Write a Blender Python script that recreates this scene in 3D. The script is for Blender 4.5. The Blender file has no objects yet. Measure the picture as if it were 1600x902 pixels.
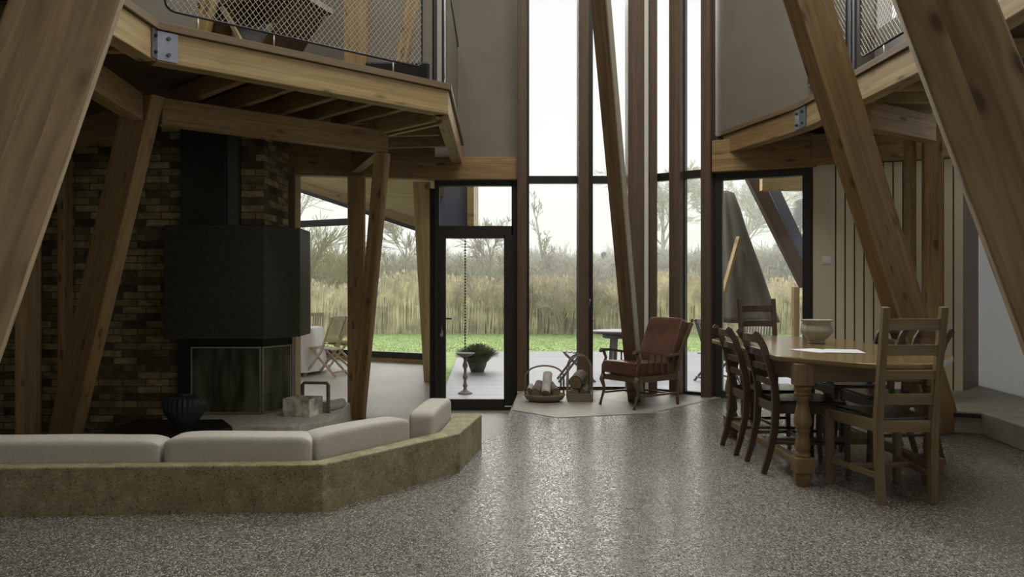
import bpy, bmesh, math, random
from mathutils import Vector, Matrix
random.seed(7)
S = bpy.context.scene
COL = S.collection
PI = math.pi
V = Vector

# ------------------------------------------------------------------ camera, sky, exposure
cam = bpy.data.cameras.new('camera'); camo = bpy.data.objects.new('camera', cam); COL.objects.link(camo)
cam.sensor_width = 36; cam.lens = 36 * 1200 / 1600; cam.clip_end = 500; cam.clip_start = .05
camo.location = (0, 0, 1.18); camo.rotation_euler = (PI / 2, 0, 0)
S.camera = camo
S.view_settings.view_transform = 'Standard'; S.view_settings.look = 'None'
S.view_settings.exposure = 0.14; S.view_settings.gamma = 1; S.view_settings.use_curve_mapping = False
S.cycles.max_bounces = 10; S.cycles.diffuse_bounces = 5; S.cycles.transparent_max_bounces = 16
S.cycles.sample_clamp_indirect = 6; S.cycles.volume_bounces = 5

w = bpy.data.worlds.new('overcast'); S.world = w; w.use_nodes = True
nt = w.node_tree; bg = nt.nodes['Background']
tc = nt.nodes.new('ShaderNodeTexCoord'); sp = nt.nodes.new('ShaderNodeSeparateXYZ'); cr = nt.nodes.new('ShaderNodeValToRGB')
nt.links.new(tc.outputs['Generated'], sp.inputs[0]); nt.links.new(sp.outputs[2], cr.inputs[0]); nt.links.new(cr.outputs[0], bg.inputs[0])
cr.color_ramp.elements[0].position = .0; cr.color_ramp.elements[0].color = (.88, .885, .90, 1)
cr.color_ramp.elements[1].position = .6; cr.color_ramp.elements[1].color = (.92, .92, .94, 1)
bg.inputs[1].default_value = 1.05

def area(name, loc, rot, sx, sy, power, col=(1, 1, 1)):
    l = bpy.data.lights.new(name, 'AREA'); l.shape = 'RECTANGLE'; l.size = sx; l.size_y = sy; l.energy = power; l.color = col
    o = bpy.data.objects.new(name, l); COL.objects.link(o); o.location = loc; o.rotation_euler = rot
    return o

area('overhead_fill', (.5, 4.7, 6.95), (0, 0, 0), 4.4, 3.6, 175, (1, .965, .84))  # unseen overhead lamp added to lift the interior light
area('rear_fill', (.5, -4.3, 2.0), (PI / 2, 0, PI), 9, 1.6, 44, (1, .97, .92))  # added fill lamp behind the camera, wider than the rear openings

area('window_fill', (1.15, 9.35, 5.95), (math.radians(-68), 0, 0), 2.2, 2.0, 500, (.95, .98, 1))  # added lamp above view, boosts the daylight entering the tall window
su = bpy.data.lights.new('cloudy_sun', 'SUN'); su.energy = 5.5; su.angle = 1.5; su.color = (1, .98, .94)
suo = bpy.data.objects.new('cloudy_sun', su); COL.objects.link(suo); suo.rotation_euler = (math.radians(-66), 0, math.radians(24))
# ------------------------------------------------------------------ node helpers
def newmat(name):
    m = bpy.data.materials.new(name); m.use_nodes = True
    n = m.node_tree.nodes; l = m.node_tree.links
    return m, n, l, n['Principled BSDF']
def node(n, t, **k):
    x = n.new(t)
    for a, b in k.items(): setattr(x, a, b)
    return x
def ramp(n, stops, interp='LINEAR'):
    r = n.new('ShaderNodeValToRGB'); e = r.color_ramp; e.interpolation = interp
    while len(e.elements) < len(stops): e.elements.new(.5)
    for i, (p, c) in enumerate(stops):
        e.elements[i].position = p; e.elements[i].color = (*c, 1)
    return r
def plain(name, col, rough=.6, metal=0, noise=0, nscale=20, bump=0, bscale=60, spec=.5):
    m, n, l, b = newmat(name)
    b.inputs['Roughness'].default_value = rough; b.inputs['Metallic'].default_value = metal
    b.inputs['Specular IOR Level'].default_value = spec
    co = n.new('ShaderNodeTexCoord')
    ns = n.new('ShaderNodeTexNoise'); ns.inputs['Scale'].default_value = nscale; ns.inputs['Detail'].default_value = 5
    l.new(co.outputs['Object'], ns.inputs['Vector'])
    a = .5 * max(noise, .04)
    r = ramp(n, [(.3, tuple(c * (1 - a) for c in col)), (.7, tuple(min(1, c * (1 + a)) for c in col))])
    l.new(ns.outputs[0], r.inputs[0]); l.new(r.outputs[0], b.inputs['Base Color'])
    if bump:
        nb = n.new('ShaderNodeTexNoise'); nb.inputs['Scale'].default_value = bscale; l.new(co.outputs['Object'], nb.inputs['Vector'])
        bp = n.new('ShaderNodeBump'); bp.inputs['Strength'].default_value = bump; bp.inputs['Distance'].default_value = .01
        l.new(nb.outputs[0], bp.inputs['Height']); l.new(bp.outputs[0], b.inputs['Normal'])
    return m
def wood(name, light, dark, knot=(.08, .04, .02), lam=0.045, rough=.55, knots=.8, grain=22, spec=.35):
    """timber: grain runs along UV.x (metres), laminations stacked along UV.y"""
    m, n, l, b = newmat(name)
    uv = n.new('ShaderNodeUVMap'); oi = n.new('ShaderNodeObjectInfo')
    off = n.new('ShaderNodeVectorMath'); off.operation = 'MULTIPLY_ADD'
    cx = n.new('ShaderNodeCombineXYZ'); l.new(oi.outputs['Random'], cx.inputs[0]); l.new(oi.outputs['Random'], cx.inputs[1])
    l.new(cx.outputs[0], off.inputs[0]); off.inputs[1].default_value = (37, 0, 0); l.new(uv.outputs[0], off.inputs[2])
    # lamination index
    sx = n.new('ShaderNodeSeparateXYZ'); l.new(off.outputs[0], sx.inputs[0])
    dv = n.new('ShaderNodeMath'); dv.operation = 'DIVIDE'; dv.inputs[1].default_value = lam; l.new(sx.outputs[1], dv.inputs[0])
    fl = n.new('ShaderNodeMath'); fl.operation = 'FLOOR'; l.new(dv.outputs[0], fl.inputs[0])
    cb = n.new('ShaderNodeCombineXYZ'); l.new(sx.outputs[0], cb.inputs[0]); l.new(sx.outputs[1], cb.inputs[1]); l.new(fl.outputs[0], cb.inputs[2])
    mp = n.new('ShaderNodeMapping'); mp.inputs['Scale'].default_value = (1.2, grain, 3.1); l.new(cb.outputs[0], mp.inputs[0])
    g = n.new('ShaderNodeTexNoise'); g.inputs['Scale'].default_value = 1.6; g.inputs['Detail'].default_value = 7; g.inputs['Distortion'].default_value = .6
    l.new(mp.outputs[0], g.inputs['Vector'])
    r = ramp(n, [(.3, dark), (.5, tuple((a + c) / 2 for a, c in zip(light, dark))), (.68, light)]); l.new(g.outputs[0], r.inputs[0])
    # tone per lamination
    wn = n.new('ShaderNodeTexWhiteNoise'); wn.noise_dimensions = '1D'; l.new(fl.outputs[0], wn.inputs['W'])
    tr = ramp(n, [(0, (.86, .84, .80)), (1, (1.08, 1.08, 1.08))]); l.new(wn.outputs[0], tr.inputs[0])
    mul = n.new('ShaderNodeMixRGB'); mul.blend_type = 'MULTIPLY'; mul.inputs[0].default_value = .9
    l.new(r.outputs[0], mul.inputs[1]); l.new(tr.outputs[0], mul.inputs[2])
    # knots
    mk = n.new('ShaderNodeMapping'); mk.inputs['Scale'].default_value = (3.6, 8, 1.7); l.new(cb.outputs[0], mk.inputs[0])
    vo = n.new('ShaderNodeTexVoronoi'); vo.inputs['Scale'].default_value = 1.0; l.new(mk.outputs[0], vo.inputs['Vector'])
    kr = ramp(n, [(.0, (knots,) * 3), (.10, (knots,) * 3), (.19, (knots * .35,) * 3), (.30, (0, 0, 0))]); l.new(vo.outputs['Distance'], kr.inputs[0])
    mx = n.new('ShaderNodeMixRGB'); l.new(kr.outputs[0], mx.inputs[0]); l.new(mul.outputs[0], mx.inputs[1]); mx.inputs[2].default_value = (*knot, 1)
    l.new(mx.outputs[0], b.inputs['Base Color'])
    b.inputs['Roughness'].default_value = rough; b.inputs['Specular IOR Level'].default_value = spec
    bp = n.new('ShaderNodeBump'); bp.inputs['Strength'].default_value = .15; bp.inputs['Distance'].default_value = .004
    l.new(g.outputs[0], bp.inputs['Height']); l.new(bp.outputs[0], b.inputs['Normal'])
    return m

M = {}
M['glulam'] = wood('glulam', (.38, .26, .125), (.24, .155, .07), knots=.75)
M['glulam_pale'] = wood('glulam_pale', (.46, .35, .175), (.34, .245, .115), knots=.7)
M['glulam_near'] = wood('glulam_near', (.40, .29, .16), (.22, .155, .085), knots=.8, lam=.085, grain=14)
M['mullion'] = wood('mullion', (.145, .10, .068), (.10, .068, .047), knots=.3)
M['post_shaded'] = wood('post_shaded', (.27, .185, .105), (.17, .115, .065), knots=.5)  # darker wood puts the centre post's shadow side into its colour
M['lit_edge'] = plain('lit_edge', (.50, .46, .38), .7, noise=.2)
M['board'] = wood('board', (.40, .29, .15), (.28, .19, .09), knots=.5, lam=.09)
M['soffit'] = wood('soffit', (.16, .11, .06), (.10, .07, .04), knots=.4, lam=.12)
M['edge_board'] = wood('edge_board', (.22, .165, .105), (.16, .115, .07), knots=.1)
M['oak'] = wood('oak', (.29, .20, .095), (.19, .125, .057), knots=.12, lam=.3, rough=.38, spec=.5)
M['oak_top'] = wood('oak_top', (.27, .19, .09), (.20, .135, .06), knots=.15, lam=.14, rough=.16, spec=.6)
M['oak_dark'] = wood('oak_dark', (.115, .072, .045), (.068, .042, .026), knots=.1, lam=.3, rough=.33, spec=.5)
M['chair_olive'] = wood('chair_olive', (.27, .20, .105), (.17, .12, .062), knots=.15, lam=.3, rough=.4, spec=.5)
M['teak'] = wood('teak', (.55, .47, .33), (.42, .34, .22), knots=.0, lam=.3)
M['teak_grey'] = wood('teak_grey', (.20, .195, .19), (.13, .125, .125), knots=.0, lam=.3, rough=.5)
M['desk'] = wood('desk', (.12, .08, .04), (.07, .045, .025), knots=.1, lam=.3)
M['dark_frame'] = plain('dark_frame', (.022, .019, .017), .45)
M['steel'] = plain('steel', (.24, .255, .30), .38, .7, noise=.25, nscale=8)
M['steel_dark'] = plain('steel_dark', (.05, .05, .055), .4, .6)
M['wire'] = plain('wire', (.55, .53, .45), .4, .6)
M['bolt'] = plain('bolt', (.07, .07, .08), .4, .8)
M['hood'] = plain('hood', (.055, .058, .046), .35, .45, noise=.5, nscale=30, spec=.4)
M['hood_strip'] = plain('hood_strip', (.12, .14, .11), .5, .2)
M['black'] = plain('black', (.006, .006, .006), .5)
M['plaster'] = plain('plaster', (.215, .195, .165), .85, noise=.12, nscale=2.5, bump=.05)
M['plaster_white'] = plain('plaster_white', (.66, .66, .64), .8, noise=.06)
M['white_board'] = plain('white_board', (.72, .72, .68), .6)
M['shaded_reveal'] = plain('shaded_reveal', (.20, .16, .12), .8)  # recess faces away from the windows; its shade is put into this brown
M['curtain'] = plain('curtain', (.85, .85, .83), .8, noise=.05)
M['linen'] = plain('linen', (.52, .50, .44), .95, noise=.12, nscale=60, bump=.35, bscale=260, spec=.1)
M['cloth_white'] = plain('cloth_white', (.80, .78, .78), .9)
M['paper'] = plain('paper', (.82, .82, .90), .6)
M['porcelain'] = plain('porcelain', (.46, .44, .37), .3, noise=.15, nscale=12)
M['seat_black'] = plain('seat_black', (.022, .024, .016), .22, bump=.2, bscale=40, spec=.6)
M['leather'] = plain('leather', (.12, .052, .032), .38, noise=.7, nscale=7, bump=.3, bscale=50, spec=.5)
M['leather_green'] = plain('leather_green', (.05, .055, .055), .5)
M['wicker'] = plain('wicker', (.22, .17, .13), .7, noise=.5, nscale=60, bump=.6, bscale=90)
M['bark_white'] = plain('bark_white', (.5, .49, .46), .8, noise=.5, nscale=18, bump=.3)
M['bark'] = plain('bark', (.14, .12, .095), .9, noise=.8, nscale=22, bump=.9, bscale=50)
M['cut_wood'] = plain('cut_wood', (.22, .17, .095), .8, noise=.4, nscale=30)
M['birch_crate'] = plain('birch_crate', (.66, .61, .52), .8, noise=1.3, nscale=11, bump=.3)
M['iron_pink'] = plain('iron_pink', (.24, .17, .155), .7, noise=.3)
M['stone'] = plain('stone', (.22, .22, .21), .9, noise=.5)
M['terracotta'] = plain('terracotta', (.17, .16, .12), .9, noise=.5)
M['canvas_brown'] = plain('canvas_brown', (.14, .125, .095), .9, noise=.25, nscale=4)
M['roof_grey'] = plain('roof_grey', (.14, .15, .21), .6)
M['switch'] = plain('switch', (.80, .80, .78), .35)
M['brass'] = plain('brass', (.5, .45, .35), .3, .8)
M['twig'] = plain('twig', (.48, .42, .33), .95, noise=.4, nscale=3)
M['twig_hazed'] = plain('twig_hazed', (.58, .57, .47), .95, noise=.4, nscale=3)  # paler than the near twigs; distance haze put into the colour
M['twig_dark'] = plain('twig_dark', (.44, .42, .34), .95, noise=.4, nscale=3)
M['twig_yellow'] = plain('twig_yellow', (.36, .35, .14), .95, noise=.4, nscale=3)
M['needle'] = plain('needle', (.20, .25, .18), .95, noise=.5, nscale=6)
M['reed'] = plain('reed', (.70, .60, .42), .95, noise=1.0, nscale=2.5)
M['grass'] = plain('grass', (.31, .42, .15), .95, noise=.5, nscale=3)
M['herb'] = plain('herb', (.19, .21, .12), .9, noise=.6, nscale=8)
M['pad_yellow'] = plain('pad_yellow', (.62, .60, .22), .9)

# exposed pebble floor
def pebble(name, cell, cols, rough, bump, spec=.5):
    m, n, l, b = newmat(name)
    g = n.new('ShaderNodeNewGeometry')
    v = n.new('ShaderNodeTexVoronoi'); v.inputs['Scale'].default_value = 1 / cell; l.new(g.outputs['Position'], v.inputs['Vector'])
    wn = n.new('ShaderNodeTexWhiteNoise'); l.new(v.outputs['Color'], wn.inputs['Vector'])
    r = ramp(n, cols); l.new(wn.outputs['Value'], r.inputs[0])
    big = n.new('ShaderNodeTexNoise'); big.inputs['Scale'].default_value = .9; big.inputs['Detail'].default_value = 4; l.new(g.outputs['Position'], big.inputs['Vector'])
    br = ramp(n, [(.3, (.82, .82, .82)), (.7, (1.1, 1.1, 1.1))]); l.new(big.outputs[0], br.inputs[0])
    mu = n.new('ShaderNodeMixRGB'); mu.blend_type = 'MULTIPLY'; mu.inputs[0].default_value = 1; l.new(r.outputs[0], mu.inputs[1]); l.new(br.outputs[0], mu.inputs[2])
    gr = ramp(n, [(.35, (1, 1, 1)), (.62, (.45, .43, .40))]); l.new(v.outputs['Distance'], gr.inputs[0])
    m2 = n.new('ShaderNodeMixRGB'); m2.blend_type = 'MULTIPLY'; m2.inputs[0].default_value = 1; l.new(mu.outputs[0], m2.inputs[1]); l.new(gr.outputs[0], m2.inputs[2])
    l.new(m2.outputs[0], b.inputs['Base Color'])
    h = ramp(n, [(0, (1, 1, 1)), (.7, (0, 0, 0))], 'EASE'); l.new(v.outputs['Distance'], h.inputs[0])
    bp = n.new('ShaderNodeBump'); bp.inputs['Strength'].default_value = bump; bp.inputs['Distance'].default_value = cell * .5
    l.new(h.outputs[0], bp.inputs['Height']); l.new(bp.outputs[0], b.inputs['Normal'])
    b.inputs['Roughness'].default_value = rough; b.inputs['Specular IOR Level'].default_value = spec
    return m
M['pebbles'] = pebble('pebbles', .009, [(0, (.11, .107, .09)), (.4, (.21, .203, .175)), (.8, (.34, .33, .285)), (1, (.58, .56, .50))], .20, 1.0, .9)
M['smooth_concrete'] = plain('smooth_concrete', (.31, .295, .245), .55, noise=.25, nscale=5)
M['lower_floor'] = pebble('lower_floor', .006, [(0, (.42, .40, .34)), (1, (.58, .55, .48))], .5, .15)
def terrazzo():
    m, n, l, b = newmat('aggregate_concrete')
    g = n.new('ShaderNodeNewGeometry')
    a = n.new('ShaderNodeTexNoise'); a.inputs['Scale'].default_value = 9; a.inputs['Detail'].default_value = 8; a.inputs['Roughness'].default_value = .75
    l.new(g.outputs['Position'], a.inputs['Vector'])
    r = ramp(n, [(.3, (.18, .155, .082)), (.5, (.30, .265, .15)), (.7, (.44, .39, .26))]); l.new(a.outputs[0], r.inputs[0])
    v = n.new('ShaderNodeTexVoronoi'); v.inputs['Scale'].default_value = 150; l.new(g.outputs['Position'], v.inputs['Vector'])
    wn = n.new('ShaderNodeTexWhiteNoise'); l.new(v.outputs['Color'], wn.inputs['Vector'])
    sp = ramp(n, [(0, (.45, .45, .42)), (.04, (.45, .45, .42)), (.06, (.9, .9, .9)), (.8, (1.05, 1.05, 1.05)), (.97, (1.35, 1.35, 1.3)), (1, (1.4, 1.4, 1.4))], 'CONSTANT')
    l.new(wn.outputs[0], sp.inputs[0])
    mu = n.new('ShaderNodeMixRGB'); mu.blend_type = 'MULTIPLY'; mu.inputs[0].default_value = 1; l.new(r.outputs[0], mu.inputs[1]); l.new(sp.outputs[0], mu.inputs[2])
    l.new(mu.outputs[0], b.inputs['Base Color']); b.inputs['Roughness'].default_value = .8
    bp = n.new('ShaderNodeBump'); bp.inputs['Strength'].default_value = .5; bp.inputs['Distance'].default_value = .006
    l.new(a.outputs[0], bp.inputs['Height']); l.new(bp.outputs[0], b.inputs['Normal'])
    return m
M['aggregate'] = terrazzo()
def bricks():
    m, n, l, b = newmat('yellow_brick')
    g = n.new('ShaderNodeNewGeometry'); s = n.new('ShaderNodeSeparateXYZ'); l.new(g.outputs['Position'], s.inputs[0])
    ad = n.new('ShaderNodeMath'); l.new(s.outputs[0], ad.inputs[0]); l.new(s.outputs[1], ad.inputs[1])
    c = n.new('ShaderNodeCombineXYZ'); l.new(ad.outputs[0], c.inputs[0]); l.new(s.outputs[2], c.inputs[1])
    wob = n.new('ShaderNodeTexNoise'); wob.inputs['Scale'].default_value = 9; l.new(g.outputs['Position'], wob.inputs['Vector'])
    wv = n.new('ShaderNodeVectorMath'); wv.operation = 'SCALE'; wv.inputs['Scale'].default_value = .012; l.new(wob.outputs['Color'], wv.inputs[0])
    av = n.new('ShaderNodeVectorMath'); l.new(c.outputs[0], av.inputs[0]); l.new(wv.outputs[0], av.inputs[1])
    br = n.new('ShaderNodeTexBrick'); l.new(av.outputs[0], br.inputs['Vector'])
    br.inputs['Scale'].default_value = 1; br.inputs['Brick Width'].default_value = .235; br.inputs['Row Height'].default_value = .072
    br.inputs['Mortar Size'].default_value = .006; br.inputs['Mortar Smooth'].default_value = .3; br.offset = .37
    br.inputs['Color1'].default_value = (0, 0, 0, 1); br.inputs['Color2'].default_value = (1, 1, 1, 1); br.inputs['Mortar'].default_value = (.5, .5, .5, 1)
    r = ramp(n, [(0, (.07, .066, .04)), (.3, (.15, .13, .07)), (.55, (.29, .235, .12)), (.8, (.40, .33, .175)), (1, (.48, .40, .22))]); l.new(br.outputs['Color'], r.inputs[0])
    ns = n.new('ShaderNodeTexNoise'); ns.inputs['Scale'].default_value = 14; ns.inputs['Detail'].default_value = 6; l.new(g.outputs['Position'], ns.inputs['Vector'])
    nr = ramp(n, [(.3, (.5, .5, .45)), (.7, (1.25, 1.2, 1.1))]); l.new(ns.outputs[0], nr.inputs[0])
    mu = n.new('ShaderNodeMixRGB'); mu.blend_type = 'MULTIPLY'; mu.inputs[0].default_value = 1; l.new(r.outputs[0], mu.inputs[1]); l.new(nr.outputs[0], mu.inputs[2])
    mm = n.new('ShaderNodeMixRGB'); l.new(br.outputs['Fac'], mm.inputs[0]); l.new(mu.outputs[0], mm.inputs[1]); mm.inputs[2].default_value = (.10, .085, .045, 1)
    l.new(mm.outputs[0], b.inputs['Base Color']); b.inputs['Roughness'].default_value = .85
    iv = n.new('ShaderNodeMath'); iv.operation = 'SUBTRACT'; iv.inputs[0].default_value = 1; l.new(br.outputs['Fac'], iv.inputs[1])
    bp = n.new('ShaderNodeBump'); bp.inputs['Distance'].default_value = .012; bp.inputs['Strength'].default_value = .8; l.new(iv.outputs[0], bp.inputs['Height']); l.new(bp.outputs[0], b.inputs['Normal'])
    return m
M['brick'] = bricks()
def stripes(name, col, groove, pitch, axis_uv=0, gw=.08, rough=.6, bump=.6):
    m, n, l, b = newmat(name)
    uv = n.new('ShaderNodeUVMap'); s = n.new('ShaderNodeSeparateXYZ'); l.new(uv.outputs[0], s.inputs[0])
    d = n.new('ShaderNodeMath'); d.operation = 'DIVIDE'; d.inputs[1].default_value = pitch; l.new(s.outputs[axis_uv], d.inputs[0])
    f = n.new('ShaderNodeMath'); f.operation = 'FRACT'; l.new(d.outputs[0], f.inputs[0])
    r = ramp(n, [(0, groove), (gw, col)], 'CONSTANT'); l.new(f.outputs[0], r.inputs[0])
    fl = n.new('ShaderNodeMath'); fl.operation = 'FLOOR'; l.new(d.outputs[0], fl.inputs[0])
    wn = n.new('ShaderNodeTexWhiteNoise'); wn.noise_dimensions = '1D'; l.new(fl.outputs[0], wn.inputs['W'])
    t = ramp(n, [(0, (.88, .88, .88)), (1, (1.1, 1.1, 1.1))]); l.new(wn.outputs[0], t.inputs[0])
    mp = n.new('ShaderNodeMapping'); mp.inputs['Scale'].default_value = (1.2, 14, 1) if axis_uv else (14, 1.2, 1); l.new(uv.outputs[0], mp.inputs[0])
    g = n.new('ShaderNodeTexNoise'); g.inputs['Scale'].default_value = 2; g.inputs['Detail'].default_value = 5; l.new(mp.outputs[0], g.inputs['Vector'])
    gr = ramp(n, [(.3, (.85, .85, .85)), (.7, (1.12, 1.12, 1.12))]); l.new(g.outputs[0], gr.inputs[0])
    x = n.new('ShaderNodeMixRGB'); x.blend_type = 'MULTIPLY'; x.inputs[0].default_value = 1; l.new(r.outputs[0], x.inputs[1]); l.new(t.outputs[0], x.inputs[2])
    y = n.new('ShaderNodeMixRGB'); y.blend_type = 'MULTIPLY'; y.inputs[0].default_value = 1; l.new(x.outputs[0], y.inputs[1]); l.new(gr.outputs[0], y.inputs[2])
    l.new(y.outputs[0], b.inputs['Base Color']); b.inputs['Roughness'].default_value = rough
    return m
M['deck'] = stripes('deck', (.235, .23, .25), (.04, .04, .04), .145, 1, .10, .5)
M['annex_boards'] = stripes('annex_boards', (.50, .39, .21), (.28, .20, .10), .12, 0, .05)
M['annex_boards_b'] = stripes('annex_boards_b', (.50, .39, .21), (.28, .20, .10), .12, 1, .05)
def glassmat():
    m, n, l, b = newmat('window_glass')
    n.remove(b); o = n['Material Output']
    t = n.new('ShaderNodeBsdfTransparent'); t.inputs[0].default_value = (.95, .96, .95, 1)
    g = n.new('ShaderNodeBsdfGlossy'); g.inputs['Roughness'].default_value = .02
    lw = n.new('ShaderNodeFresnel'); lw.inputs[0].default_value = 1.2
    mx = n.new('ShaderNodeMixShader'); l.new(lw.outputs[0], mx.inputs[0]); l.new(t.outputs[0], mx.inputs[1]); l.new(g.outputs[0], mx.inputs[2])
    l.new(mx.outputs[0], o.inputs[0])
    return m
M['glass'] = glassmat()
m_, n_, l_, b_ = newmat('translucent_wall'); b_.inputs['Base Color'].default_value = (.8, .8, .79, 1); b_.inputs['Roughness'].default_value = .9
t_ = n_.new('ShaderNodeBsdfTranslucent'); t_.inputs[0].default_value = (.75, .76, .76, 1); x_ = n_.new('ShaderNodeMixShader'); x_.inputs[0].default_value = .5
l_.new(b_.outputs[0], x_.inputs[1]); l_.new(t_.outputs[0], x_.inputs[2]); l_.new(x_.outputs[0], n_['Material Output'].inputs[0]); M['translucent_wall'] = m_
def darkglass(name, tint, base, fac):
    m, n, l, b = newmat(name)
    b.inputs['Base Color'].default_value = (*base, 1); b.inputs['Roughness'].default_value = .12; b.inputs['Specular IOR Level'].default_value = .7
    o = n['Material Output']; t = n.new('ShaderNodeBsdfTransparent'); t.inputs[0].default_value = (*tint, 1)
    mx = n.new('ShaderNodeMixShader'); mx.inputs[0].default_value = fac; l.new(t.outputs[0], mx.inputs[1]); l.new(b.outputs[0], mx.inputs[2]); l.new(mx.outputs[0], o.inputs[0])
    return m
M['vase_glass'] = darkglass('vase_glass', (.50, .58, .54), (.06, .08, .075), .40)
def sooty():
    m, n, l, b = newmat('sooty_glass')
    co = n.new('ShaderNodeTexCoord'); mp = n.new('ShaderNodeMapping'); mp.inputs['Scale'].default_value = (6, 6, 1.2); l.new(co.outputs['Object'], mp.inputs[0])
    a = n.new('ShaderNodeTexNoise'); a.inputs['Scale'].default_value = 1.6; a.inputs['Detail'].default_value = 5; l.new(mp.outputs[0], a.inputs['Vector'])
    r = ramp(n, [(.35, (.035, .04, .024)), (.62, (.13, .135, .09))]); l.new(a.outputs[0], r.inputs[0]); l.new(r.outputs[0], b.inputs['Base Color'])
    b.inputs['Roughness'].default_value = .25
    return m
M['sooty'] = sooty()

# ------------------------------------------------------------------ mesh builder
class MB:
    def __init__(s):
        s.bm = bmesh.new(); s.uv = s.bm.loops.layers.uv.new('UVMap'); s.mi = 0
    def face(s, vs, uvs=None, smooth=False):
        try: f = s.bm.faces.new(vs)
        except ValueError: return None
        f.material_index = s.mi; f.smooth = smooth
        if uvs:
            for lp, u in zip(f.loops, uvs): lp[s.uv].uv = u
        return f
    def hexa(s, c, lens):
        """c: 8 corners, bottom ring 0-3 at start, 4-7 at end; lens = (length, w, h)"""
        v = [s.bm.verts.new(x) for x in c]
        L, W, H = lens; o = random.random() * .3
        s.face([v[3], v[2], v[1], v[0]], [(0, o), (W, o), (W, o + H), (0, o + H)])
        s.face([v[4], v[5], v[6], v[7]], [(0, o), (W, o), (W, o + H), (0, o + H)])
        for i, (a, b) in enumerate(((0, 1), (1, 2), (2, 3), (3, 0))):
            d = W if i % 2 == 0 else H
            q = o + i * .7
            s.face([v[a], v[b], v[b + 4], v[a + 4]], [(0, q), (0, q + d), (L, q + d), (L, q)])
    def beam(s, p0, p1, w, h, side=None, w1=None, h1=None, up=None):
        """w across `side`, h across the third axis"""
        p0, p1 = V(p0), V(p1); d = (p1 - p0); L = d.length; d.normalize()
        if side is None:
            side = d.cross(V((0, 0, 1)))
            if side.length < .01: side = V((1, 0, 0))
        side = V(side); side = (side - d * side.dot(d)).normalized(); u = side.cross(d).normalized()
        if w1 is None: w1 = w
        if h1 is None: h1 = h
        c = []
        for p, ww, hh in ((p0, w, h), (p1, w1, h1)):
            for a, b in ((-1, -1), (1, -1), (1, 1), (-1, 1)): c.append(p + side * a * ww / 2 + u * b * hh / 2)
        s.hexa(c, (L, w, h)); return s
    def box(s, c, sz, rz=0):
        c = V(c); sx, sy, sz_ = sz; R = Matrix.Rotation(rz, 3, 'Z')
        ax = max(range(3), key=lambda i: sz[i]); e = V([1 if i == ax else 0 for i in range(3)]) * sz[ax] / 2
        side = [V((0, 1, 0)), V((1, 0, 0)), V((1, 0, 0))][ax]
        dims = [(sy, sz_), (sx, sz_), (sx, sy)][ax]
        return s.beam(c - R @ e, c + R @ e, dims[0], dims[1], R @ side)
    def blade(s, pb, pt, u, w, t, wt=None):
        """horizontal slices: w along horizontal u, t across"""
        pb, pt, u = V(pb), V(pt), V((u[0], u[1], 0)).normalized(); n = V((-u.y, u.x, 0)); c = []
        if wt is None: wt = w
        for p, ww in ((pb, w), (pt, wt)):
            for a, b in ((-1, -1), (1, -1), (1, 1), (-1, 1)): c.append(p + u * a * ww / 2 + n * b * t / 2)
        s.hexa(c, ((pt - pb).length, w, t)); return s
    def tube(s, pts, rad, n=8, cap=True, smooth=True):
        pts = [V(p) for p in pts]; k = len(pts)
        if not hasattr(rad, '__len__'): rad = [rad] * k
        rings = []; L = 0
        up = None
        for i, p in enumerate(pts):
            d = (pts[min(i + 1, k - 1)] - pts[max(i - 1, 0)]).normalized()
            if up is None:
                up = d.orthogonal().normalized()
            up = (up - d * up.dot(d)); up = up.normalized() if up.length > 1e-5 else d.orthogonal().normalized()
            q = d.cross(up)
            if i: L += (p - pts[i - 1]).length
            rings.append(([s.bm.verts.new(p + (up * math.cos(a) + q * math.sin(a)) * rad[i]) for a in (2 * PI * j / n for j in range(n))], L))
        c = 2 * PI * max(rad)
        for (r0, l0), (r1, l1) in zip(rings, rings[1:]):
            for j in range(n):
                j2 = (j + 1) % n
                s.face([r0[j], r0[j2], r1[j2], r1[j]], [(l0, c * j / n), (l0, c * (j + 1) / n), (l1, c * (j + 1) / n), (l1, c * j / n)], smooth)
        if cap:
            s.face(list(reversed(rings[0][0])), [(0, 0)] * n); s.face(rings[-1][0], [(0, 0)] * n)
        return s
    def sweep(s, pts, w, h, side=(1, 0, 0), taper=None):
        """rectangular section swept along a polyline; w across side"""
        pts = [V(p) for p in pts]; k = len(pts); side = V(side).normalized(); rings = []; L = 0
        for i, p in enumerate(pts):
            d = (pts[min(i + 1, k - 1)] - pts[max(i - 1, 0)]).normalized()
            u = side.cross(d).normalized(); f = taper[i] if taper else 1
            if i: L += (p - pts[i - 1]).length
            rings.append(([s.bm.verts.new(p + side * a * w * f / 2 + u * b * h * f / 2) for a, b in ((-1, -1), (1, -1), (1, 1), (-1, 1))], L))
        for (r0, l0), (r1, l1) in zip(rings, rings[1:]):
            for j in range(4):
                q = j * .6; j2 = (j + 1) % 4; dd = w if j % 2 == 0 else h
                s.face([r0[j], r0[j2], r1[j2], r1[j]], [(l0, q), (l0, q + dd), (l1, q + dd), (l1, q)])
        s.face(list(reversed(rings[0][0])), [(0, 0)] * 4); s.face(rings[-1][0], [(0, 0)] * 4)
        return s
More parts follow.
